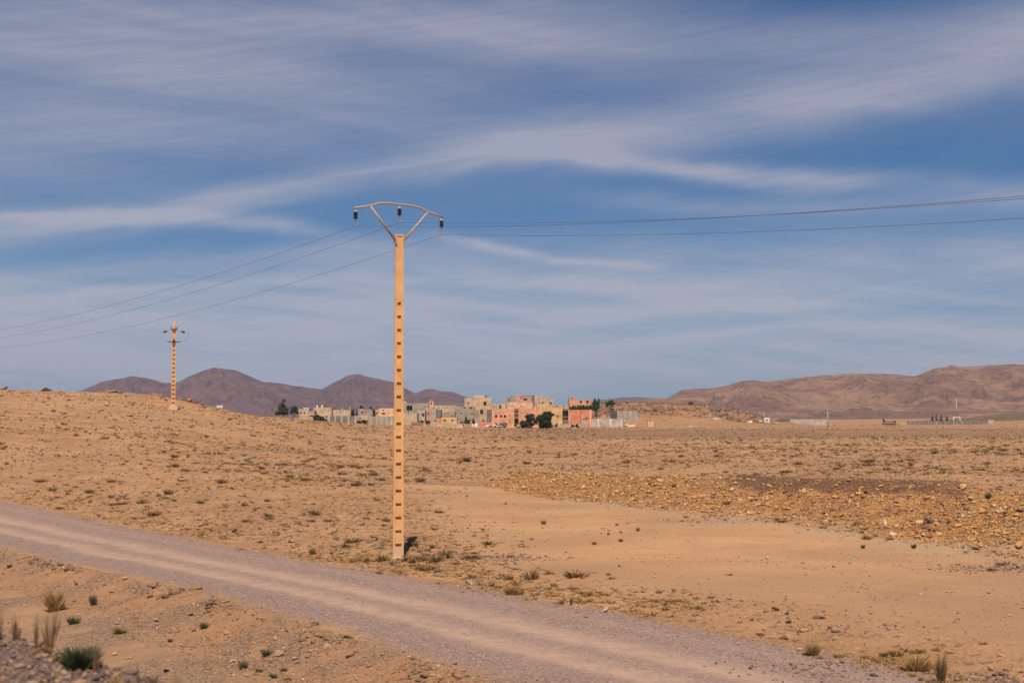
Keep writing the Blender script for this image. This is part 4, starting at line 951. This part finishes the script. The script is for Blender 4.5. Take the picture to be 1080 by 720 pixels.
mb = MB(); mb.box(-1.7, 1.7, -.15, .15, zg-.3, zg+.1); mb.build('lintel', WM['white'], root)
for sx in (-1, 1):
    mb = MB(); mb.box(sx*1.6-.17, sx*1.6+.17, -.149, .149, -.5, zg-.302); mb.build('leg', WM['white'], root)
# dark open shelter
Ys = 640.; xs = ATX(938, Ys); zb = hz(xs, Ys); s_ = Ys/F
root = empty('shelter', (xs, Ys, zb)); tag(root, 'low dark shelter with upturned roof end on the right plain', 'shelter')
zr = ATZ(444.6, Ys)-zb
mb = MB(); pr = [(-6.2, 2.9), (-5.6, 1.7), (-4.6, .7), (-2, .15), (1.5, .1), (5.6, .55), (6.6, 1.3)]
pr = [(a*s_*2.3/1.0, b*s_) for a, b in [(x/2.3, z) for x, z in pr]]
for i in range(len(pr)-1):
    (a, za), (b_, zb2) = pr[i], pr[i+1]
    mb.prism([(a, 0, zr+za-.35), (b_, 0, zr+zb2-.35), (b_, 3, zr+zb2-.35), (a, 3, zr+za-.35)], [(a, 0, zr+za), (b_, 0, zr+zb2), (b_, 3, zr+zb2), (a, 3, zr+za)])
mb.build('roof', M_rustm, root)
for x in (-2.9, 2.4):
    mb = MB(); mb.box(x-.25, x+.25, .2, .7, -.5, zr); mb.build('post', M_rustm, root)
mb = MB(); mb.box(-2.6, 2.1, .9, 1.1, -.5, zr-.7); mb.build('back_wall', WM['grey'], root)
# white pickup-like shape on skyline
Yw = 250.; xw = ATX(232, Yw); zw = ATZ(428.9, Yw); zw = max(zw, hz(xw, Yw))
root = empty('white_wall', (xw, Yw, zw)); tag(root, 'white low ruined wall with higher ends on the crest left of the village', 'wall')
mb = MB(); pts = [(-.5, -.2), (.5, -.2), (.5, .38), (.42, .38), (.2, .2), (-.2, .22), (-.42, .33), (-.5, .28)]
lo = [(a, 0, b) for a, b in pts]; hi = [(a, .3, b) for a, b in pts]; mb.prism(lo, hi); mb.build('panel', WM['white'], root)
# pale rubble heaps on the plain (far)
def heap(px, py, w, h, label, colour, Y, seed):
    x = ATX(px, Y); z = hz(x, Y); V, Fc = ico(3, seed, .2, 1); o = npmesh('spoil_heap', V, Fc, WM[colour]); o.location = (x, Y, z); o.scale = (w/F*Y/2, w/F*Y/3, h/F*Y); tag(o, label, 'heap')
heap(755.5, 449, 9, 2.8, 'pale domed spoil heap beside the short pole', 'lgrey', 556, 1)
heap(791, 448.5, 7, 2.6, 'pale heap at the right foot of the rocky hill', 'peach', 555, 2)
heap(665, 450, 14, 3.2, 'sandy heap right of the pale block wall', 'peach', 502, 3)
heap(660, 448, 8, 3, 'sandy heap against the pale block wall', 'sand', 504, 4)
heap(728, 448.8, 5, 1.4, 'tiny pale heap between the pink hut and the short pole', 'peach', 500, 5)

# vehicles
M_tyre = noisy('tyre', (.02, .02, .02), (.03, .03, .03), 5)
def car(label, px, py, Y, L, paint, rz=0):
    x = ATX(px, Y); z = ATZ(py, Y); z = hz(x, Y)
    root = empty('parked_car', (x, Y, z), math.radians(rz)); tag(root, label, 'car', 'cars parked by the houses')
    pr = [(-.5, .12), (-.5, .26), (-.34, .29), (-.2, .42), (.2, .42), (.36, .28), (.5, .25), (.5, .12)]
    mb = MB(); mb.prism([(a*L, -.8, b*L*.85) for a, b in pr], [(a*L, .8, b*L*.85) for a, b in pr]); mb.build('body', paint, root)
    mb = MB(); q = [(-.30, .29), (-.18, .40), (.18, .40), (.31, .29)]; mb.prism([(a*L, -.815, b*L*.85) for a, b in q], [(a*L, .815, b*L*.85) for a, b in q]); mb.build('windows', M_win, root)
    for sx in (-.31, .31):
        for sy in (-.72, .72):
            mb = MB(); mb.tube([(sx*L, sy-.11, .32), (sx*L, sy+.11, .32)], .32, 12); mb.build('wheel', M_tyre, root)
wp = noisy('white_paint', (.75, .74, .72), (.7, .68, .66), 2, .4); bp = noisy('blue_paint', (.10, .16, .28), (.12, .18, .3), 2, .35)
car('white car parked before the left lower window of the salmon house', 524.5, 452.5, 494, 3.2, wp, 20)
car('blue-grey car parked at the door of the salmon house', 529, 452.5, 495, 3.4, bp, -10)
car('pale car parked in front of the grey wall left of the salmon house', 515, 452.5, 492, 2.2, wp, 60)
car('pale car between the salmon house and the left tree', 548.5, 452, 494, 3.0, WM['sand'], 30)

# ------------------------------------------------------------------ trees
M_bark = noisy('bark', (.12, .08, .05), (.08, .055, .035), 6)
def leafmat(name, c):
    m, nt, b = new_mat(name, .8); g = nt.N.new('ShaderNodeNewGeometry'); n = nt.noise(nt.pos(), .9, 3, .6)
    cc = nt.mix(nt.rng(n, .35, .65), tuple(x*.7 for x in c), tuple(x*1.3 for x in c)); cc = nt.mix(nt.rng(g.outputs['Random Per Island'], .3, 1, 0, .5), cc, tuple(x*1.6 for x in c)); nt.L.new(cc, b.inputs['Base Color']); return m
M_l1 = leafmat('dark_leaves', (.045, .06, .022)); M_l2 = leafmat('green_leaves', (.05, .095, .025)); M_l3 = leafmat('grey_green_leaves', (.07, .075, .045))
def tree(name, label, px, pyt, pyb, wpx, Y, mat, shape='round', n=1500, crown_from=.15, cat='tree', group=None):
    x = ATX(px, Y); zb = hz(x, Y); z0 = ATZ(pyb, Y); zt = ATZ(pyt, Y); H = zt-zb; W = wpx/F*Y/2
    zb = min(zb, z0); H = zt-zb; crown_from = max(crown_from, min(.8, (z0-zb)/H))
    root = empty(name, (x, Y, zb)); tag(root, label, cat, group)
    mb = MB(); mb.tube([(0, 0, -.5), (0.05*W, 0, H*.3), (0, 0, H*.8)], [.06*W+.1, .05*W+.07, .03], 7)
    for k in range(5):
        a = k*1.3; mb.tube([(0, 0, H*(.15+.1*k)), (math.cos(a)*W*.5, math.sin(a)*W*.5, H*(.35+.1*k))], [.05*W+.03, .02], 5)
    mb.build('trunk', M_bark, root, True)
    r = np.random.default_rng(int(px*10)); c = []
    nb = 26
    while len(c) < nb:
        p = r.uniform(-1, 1, 3); zf = (p[2]+1)/2
        if shape == 'cone': lim = (1-zf)**.8*.95+.06
        elif shape == 'hedge': lim = 1
        else: lim = math.sqrt(max(0, 1-(zf*1.9-.9)**2))*1.0 if zf > .1 else .75
        if math.hypot(p[0], p[1]) < lim: c.append((p[0], p[1], crown_from+(1-crown_from)*zf))
    c = np.array(c); k = r.integers(0, nb, n); W = W*1.12
    q = c[k]*np.array([W*.84, W*.84, H*.93])+r.normal(0, 1, (n, 3))*np.array([W*.12, W*.12, H*.045])
    q[:, 2] = np.clip(q[:, 2], min(crown_from, .75)*H*.9, H*1.02)
    ls = (.05*W+.09)*r.uniform(.6, 1.5, n)
    a = r.normal(0, 1, (n, 3)); a /= np.linalg.norm(a, axis=1)[:, None]; b = np.cross(a, r.normal(0, 1, (n, 3))); b /= np.linalg.norm(b, axis=1)[:, None]
    V = np.stack([q-a*ls[:, None], q+b*ls[:, None]*.6, q+a*ls[:, None], q-b*ls[:, None]*.6], 1).reshape(-1, 3)
    npmesh('crown', V, np.arange(4*n).reshape(-1, 4), mat, parent=root)
    return root
tree('conifer', 'broad dark conifer left of the village on the slope edge', 298.5, 419.5, 436.5, 15, 395, M_l3, 'cone', 1500)
tree('conifer', 'narrow conifer right of the broad dark one', 310, 423.5, 435.5, 9.5, 397, M_l3, 'cone', 1200)
tree('hedge', 'round clipped green hedge in front of the beige house', 335, 437.2, 444.8, 10, 400, M_l2, 'round', 1800, .02, 'hedge')
tree('hedge', 'right lobe of the round green hedge', 341.5, 437.4, 444.8, 9, 400, M_l2, 'round', 1600, .02, 'hedge')
tree('tree', 'slim dark tree behind the pillared grey wall', 372.5, 428.5, 440, 3.6, 426, M_l1, 'cone', 600)
tree('tree', 'darker slim tree right of the first slim one', 376.2, 432, 440, 3.2, 424, M_l1, 'cone', 600)
tree('tree', 'round treetop above the grey roof, left one of two', 382, 427, 440, 6, 450, M_l3, 'round', 800, .5)
tree('tree', 'round treetop above the grey roof, right one of two', 391.5, 427, 440, 5.5, 455, M_l3, 'round', 800, .5)
tree('bush', 'dusty green bush before the grey garden wall', 379, 443, 447, 8, 404, M_l3, 'round', 500, .05, 'bush')
tree('bush', 'brown-green bush left of the tall pole by the wall', 385.5, 441.5, 447, 7, 403, M_l3, 'round', 500, .05, 'bush')
tree('bush', 'dark bush before the pale slim house', 451.5, 442.5, 446.5, 5, 456, M_l1, 'round', 400, .05, 'bush')
tree('bush', 'low dark hedge right of the tall pole', 444.5, 443, 446, 6, 456, M_l1, 'round', 400, .05, 'bush')
tree('tree', 'small dark conifer in the middle of the village', 491.5, 438, 445.8, 4.6, 490, M_l1, 'cone', 700)
tree('tree', 'small shrub-like tree beside the dark conifer in the village', 494.7, 441.3, 446, 3.6, 491, M_l3, 'round', 500)
tree('tree', 'small brown-green tree left of the white gate', 499.5, 439.5, 446, 3.4, 491, M_l3, 'cone', 500)
tree('tree', 'yellow-green bush by the earth wall left of the gate', 487, 443, 450.5, 4, 470, M_l3, 'round', 500, .05)
tree('tree', 'low spreading tree on a short trunk right of the salmon house', 552, 442.5, 454.5, 10, 478, M_l2, 'round', 1400, .35)
tree('tree', 'middle tree of the row, olive green', 560.5, 435.5, 451, 15, 490, M_l3, 'round', 2600, .03)
tree('tree', 'largest dark green tree before the light orange house', 576, 432.3, 451, 17, 489, M_l1, 'round', 4200, .02)
tree('tree', 'left dark lower tree clump of the large tree', 569.5, 436, 451, 9, 488.5, M_l1, 'round', 1800, .02)
tree('bush', 'small bush at the right foot of the large tree', 586.8, 445.5, 450.5, 4, 489, M_l1, 'round', 400, .02, 'bush')
tree('bush', 'dark bush left of the grey double gate', 608.8, 446.5, 451, 5, 492, M_l1, 'round', 500, .02, 'bush')
tree('bush', 'pale dusty bush before the red-orange house', 604, 447, 451, 5, 492, M_l3, 'round', 400, .02, 'bush')
for i, px in enumerate((605, 611, 617, 623, 628)):
    tree('hedge_bush', ['leftmost', 'second', 'third', 'fourth', 'rightmost'][i]+' bush of the long hedge below the bright orange house', px, 426.4+(i == 0)*.8, 431.5, 9, 548, M_l2, 'round', 900, .02, 'hedge', 'hedge below the orange house')
tree('tree', 'round dark tree right of the bright orange house', 629, 419, 430, 8.5, 556, M_l2, 'round', 1800, .05)
tree('tree', 'twin-lobed tree on the rocky hill crest', 644.5, 421, 428, 8, 600, M_l2, 'round', 1400, .05)
tree('bush', 'smaller bush left of the twin-lobed tree', 640.5, 423, 428, 5, 602, M_l2, 'round', 700, .05, 'bush')
for i, px in enumerate((983, 987, 992, 998)):
    tree('tree', ['leftmost', 'second', 'third', 'rightmost'][i]+' of four thin dark trees behind the long enclosure wall', px, 434.5+i*.8, 444, 3.6, 700, M_l3, 'cone', 500, .1, 'tree', 'thin trees behind the long wall')

# ------------------------------------------------------------------ mountains
def mountain_mat(name, c1, c2, c3, sc_):
    m, nt, b = new_mat(name, 1.); p = nt.pos()
    n = nt.noise(p, .0035*sc_, 6, .62, dist=.6); n2 = nt.noise(nt.mapping(p, (1, 1, 3)), .018*sc_, 5, .65); n3 = nt.noise(p, .09*sc_, 3, .7)
    c = nt.mix(nt.rng(n, .40, .60), c1, c2); c = nt.mix(nt.rng(n2, .50, .66, 0, .8), c, c3); c = nt.mix(nt.rng(n3, .5, .7, 0, .45), c, tuple(x*.5 for x in c3))
    nt.L.new(c, b.inputs['Base Color']); bump(nt, b, nt.math('ADD', n2, nt.math('MULTIPLY', n3, .35)), 1., 14); return m
def mountains(name, Y, pts, mat, dfront, dback, seed, nx=900, ny=170, fs=1.0):
    pxs = [p[0] for p in pts]; pys = [p[1] for p in pts]
    PX = np.linspace(pxs[0], pxs[-1], nx); k = np.arange(-4, 5)
    sky = np.interp(PX, pxs, pys); w = np.exp(-.5*(k/1.0)**2); w /= w.sum(); sky = np.convolve(np.pad(sky, 4, 'edge'), w, 'valid')+fbm(PX/9, PX*0+seed, 4, seed+40)*.45*sstep(440-sky, 2, 20)
    X = (PX-540)/F*Y; Hh = np.maximum(CAMZ+(440-sky)/F*Y, 2)
    v = np.concatenate([np.linspace(-1, 0, int(ny*.8)), np.linspace(0, 1, int(ny*.2))[1:]])
    XX, VV = np.meshgrid(X, v); YY = np.where(VV < 0, VV*dfront, VV*dback)
    HH = np.tile(Hh, (len(v), 1))
    # ridge line wanders in depth
    wand = fbm(XX/600*fs, XX*0, 3, seed)*dfront*.18
    prof = np.where(VV < 0, (1+VV), (1-VV)); prof = sstep(prof, -.05, 1.05)*.25+.75*prof**1.25
    rid = 1-np.abs(fbm(XX/330*fs+VV*.8, YY/520*fs, 5, seed+5, .55))*2.2
    rid2 = fbm(XX/90*fs, YY/160*fs, 4, seed+9)
    env = np.clip((1-prof)*prof*4, 0, 1)**.7
    gul = 1-np.abs(fbm(XX/120*fs+fbm(XX/200, YY/300, 2, seed+3)*1.5, YY/900*fs, 4, seed+21, .6))*3
    Z = HH*prof*(1+.44*env*(rid-.6)) + HH*.09*(gul-.5)*env + HH*.10*rid2*env + fbm(XX/45*fs, YY/60*fs, 3, seed+13)*HH*.018
    depthscale = 1+0*XX
    y_world = Y+YY+wand
    # keep the crest angular height although it wanders in depth
    Z = CAMZ+(Z-CAMZ)*(y_world/Y)*1.0; Xw = XX*(y_world/Y)
    Z = Z-25*(1-sstep(prof, 0, .12))
    V = np.stack([Xw.ravel(), y_world.ravel(), Z.ravel()], 1); idx = np.arange(XX.size).reshape(XX.shape)
    q = np.stack([idx[:-1, :-1].ravel(), idx[:-1, 1:].ravel(), idx[1:, 1:].ravel(), idx[1:, :-1].ravel()], 1)
    o = npmesh(name, V, q, mat, True); tag(o, kind='structure'); return o
M_mr = mountain_mat('near_mountain_rock', (.40, .225, .14), (.25, .135, .095), (.14, .08, .07), 1.6)
M_ml = mountain_mat('far_mountain_rock', (.215, .12, .105), (.155, .085, .085), (.095, .058, .068), 1.)
M_mf = mountain_mat('distant_mountain_rock', (.17, .12, .10), (.14, .09, .09), (.09, .07, .08), .6)
mountains('mountains', 3300, [(640, 439), (668, 428), (680, 421), (702, 420.5), (719, 411.5), (735, 409.6), (750, 410), (771, 405.2), (782, 401), (795, 400), (808, 402.6), (858, 396.7), (885, 395), (917, 393), (940, 394.5), (965, 396.7), (987, 388), (1002, 386), (1040, 385.2), (1080, 384.5), (1150, 380), (1250, 385), (1400, 395), (1600, 405)], M_mr, 1500, 900, 3)
mountains('mountains', 5600, [(-500, 425), (-300, 410), (-100, 416), (20, 417), (73, 414), (90, 410), (107, 402.5), (125, 399), (141, 395.7), (157, 399), (173, 403), (188, 402.5), (205, 393.6), (218, 389), (232, 388), (247, 390), (262, 396), (277, 402), (307, 406), (325, 408), (339, 411), (350, 404), (358, 400), (367, 395.5), (378, 394), (396, 399), (418, 404), (439, 415), (447, 411), (454, 409.3), (463, 411.5), (477, 413.4), (490, 418), (520, 428), (570, 434), (620, 438)], M_ml, 1800, 900, 23)
mountains('mountains', 8200, [(560, 438), (600, 428), (630, 421.5), (655, 418.8), (675, 418.6), (700, 420), (730, 422), (800, 426), (900, 436)], M_mf, 1500, 900, 43, 300, 90)

# ------------------------------------------------------------------ haze, sky, sun, camera
hm = bpy.data.materials.new('haze'); hm.use_nodes = True; nt = NT(hm.node_tree); nt.N.clear()
out = nt.N.new('ShaderNodeOutputMaterial'); pv = nt.N.new('ShaderNodeVolumePrincipled'); pv.inputs['Color'].default_value = (.72, .80, 1., 1); pv.inputs['Density'].default_value = 5.5e-5
pv.inputs['Anisotropy'].default_value = .0
nt.L.new(pv.outputs[0], out.inputs['Volume'])
mb = MB(); mb.box(-14000, 14000, -13500, 13500, -60, 440); hzb = mb.build('haze', hm); tag(hzb, 'thin bluish haze over the whole plain', 'haze', None, 'stuff')

SUN_EL = math.radians(58.8); sd = Vector((.012, 1.0, 0)).normalized()       # direction shadows fall
w = bpy.data.worlds.new('World'); sc.world = w; w.use_nodes = True; nt = NT(w.node_tree); bg = nt.N['Background']
skyn = nt.N.new('ShaderNodeTexSky'); skyn.sky_type = 'NISHITA'; skyn.sun_disc = False; skyn.sun_elevation = SUN_EL; skyn.sun_rotation = math.atan2(-sd.x, -sd.y)
skyn.altitude = 1200; skyn.air_density = 1.0; skyn.dust_density = .6; skyn.ozone_density = 2.0
STR = .085
g = nt.N.new('ShaderNodeTexCoord').outputs['Generated']
xyz = nt.sep(g)
el = nt.math('ARCSINE', xyz[2]); az = nt.math('ARCTAN2', xyz[0], xyz[1])
def A(px): return math.atan((px-540)/F)
def E(py, px=540): 
    x, y, z = at(px, py, 1.0); return math.atan2(z-CAMZ, math.hypot(x, y))
cv = nt.N.new('ShaderNodeCombineXYZ'); nt.inp(cv.inputs[0], az); nt.inp(cv.inputs[1], nt.math('SUBTRACT', el, nt.math('MULTIPLY', az, .14))); cv = cv.outputs[0]
cv2 = nt.N.new('ShaderNodeCombineXYZ'); nt.inp(cv2.inputs[0], az); nt.inp(cv2.inputs[1], nt.math('ADD', el, nt.math('MULTIPLY', az, .10))); cv2 = cv2.outputs[0]
fib = nt.noise(nt.mapping(cv, (3.2, 34, 1)), 1.6, 8, .62, dist=.5)
fib2 = nt.noise(nt.mapping(cv2, (2.0, 26, 1)), 2.4, 8, .60, dist=.4)
warp = nt.noise(nt.mapping(cv, (3, 9, 1)), 1.4, 4, .6)
veil = nt.noise(nt.mapping(cv, (1.6, 9, 1)), 1.7, 5, .55)
soft = nt.noise(nt.mapping(cv2, (1.4, 11, 1)), 2.2, 9, .52, dist=.6)
thin = nt.noise(nt.mapping(cv, (4, 90, 1)), 2.6, 6, .65, dist=.25)
tot = None
def streak(p0, p1, p2, wd0, wd1, st, x0, x1, fade=.05, fi=None):
    """cirrus band following a parabola across the sky"""
    global tot
    xs = [A(p[0]) for p in (p0, p1, p2)]; ys = [E(p[1], p[0]) for p in (p0, p1, p2)]
    c2, c1, c0 = np.polyfit(xs, ys, 2)
    cen = nt.math('MULTIPLY_ADD', nt.math('MULTIPLY_ADD', az, float(c2), float(c1)), az, float(c0))
    d = nt.math('SUBTRACT', nt.math('ADD', el, nt.rng(warp, .3, .7, -.008, .008, False)), cen)
    wd = nt.rng(az, A(x0), A(x1), wd0/F, wd1/F, False)
    d = nt.math('DIVIDE', d, wd); gs = nt.math('EXPONENT', nt.math('MULTIPLY', nt.math('MULTIPLY', d, d), -1.))
    win = nt.math('MULTIPLY', nt.rng(az, A(x0)-fade, A(x0)+fade), nt.rng(az, A(x1)+fade, A(x1)-fade))
    v = nt.math('MULTIPLY', nt.math('MULTIPLY', gs, win), st)
    v = nt.math('MULTIPLY', v, nt.math('MULTIPLY', nt.rng(fi or fib, .30, .68, .50, 1.15, False), nt.rng(thin, .3, .7, .84, 1.12, False)))
    tot = v if tot is None else nt.math('ADD', tot, v)
streak((0, 246), (400, 184), (640, 140), 11, 18, .66, -400, 560, .08)
streak((500, 160), (800, 118), (1080, 60), 28, 46, .80, 520, 1500, .10, soft)
streak((560, 155), (720, 182), (900, 194), 11, 12, .9, 560, 890, .04)
streak((820, 206), (960, 200), (1120, 205), 9, 14, .42, 850, 1200, .05)
streak((0, 228), (220, 230), (385, 258), 9, 8, .6, -300, 350, .04)
streak((-100, 120), (250, 90), (620, 90), 110, 70, .74, -900, 600, .12, soft)
streak((540, 40), (800, 50), (1080, 20), 26, 44, .55, 500, 1600, .12, soft)
streak((0, 20), (300, 20), (600, 10), 40, 30, .5, -600, 700, .12, soft)
streak((300, 330), (600, 310), (1100, 285), 55, 40, .75, 380, 1300, .10, fib2)
streak((-100, 345), (200, 330), (470, 310), 55, 48, .68, -600, 460, .08, fib2)
streak((440, 242), (560, 266), (690, 279), 8, 4, .62, 470, 680, .03)
streak((560, 340), (760, 322), (960, 322), 10, 7, .45, 560, 900, .05)
streak((0, 300), (200, 280), (420, 262), 10, 14, .32, -200, 420, .06)
streak((400, 400), (0, 390), (1000, 380), 50, 50, .95, -800, 1300, .15, fib2)
streak((380, 292), (600, 300), (820, 306), 9, 6, .5, 400, 780, .05)
streak((600, 372), (800, 352), (1050, 348), 9, 8, .4, 560, 1100, .06)
streak((0, 322), (150, 312), (330, 296), 8, 7, .5, -200, 300, .05)
streak((640, 212), (800, 222), (1080, 214), 10, 12, .4, 640, 1300, .06)
tot = nt.math('ADD', tot, nt.math('MULTIPLY', nt.rng(veil, .4, .75), .16))
tot = nt.math('MULTIPLY', tot, nt.rng(el, -.02, .04, .4, 1.))
mask = nt.rng(tot, 0., .95, 0, .92, False)
base = nt.mix(1., skyn.outputs[0], (.25, .50, .74), 'MULTIPLY')
cl = nt.mix(nt.rng(el, .0, .30), (5.5, 5.7, 6.7), (4.0, 4.15, 5.4))
c = nt.mix(mask, base, cl)
nt.L.new(c, bg.inputs[0]); bg.inputs[1].default_value = STR

sun = bpy.data.lights.new('sun', 'SUN'); sun.energy = 4.3; sun.angle = math.radians(.53); sun.color = (1, .89, .75)
so = bpy.data.objects.new('sun', sun); col.objects.link(so); so.location = (0, 0, 50)
dv = Vector((sd.x*math.cos(SUN_EL), sd.y*math.cos(SUN_EL), -math.sin(SUN_EL))); so.rotation_euler = dv.to_track_quat('-Z', 'Y').to_euler()

cam = bpy.data.cameras.new('camera'); cam.lens = 50; cam.sensor_width = 36; cam.clip_start = .1; cam.clip_end = 40000
cam.dof.use_dof = True; cam.dof.focus_distance = 75; cam.dof.aperture_fstop = 2.6
co = bpy.data.objects.new('camera', cam); col.objects.link(co); co.location = (0, 0, CAMZ); co.rotation_euler = (math.pi/2+PITCH, 0, 0); sc.camera = co

sc.view_settings.view_transform = 'Standard'; sc.view_settings.look = 'None'; sc.view_settings.exposure = 0; sc.view_settings.gamma = 1
sc.cycles.max_bounces = 5; sc.cycles.diffuse_bounces = 2; sc.cycles.volume_bounces = 0; sc.cycles.glossy_bounces = 2
sc.cycles.use_denoising = True
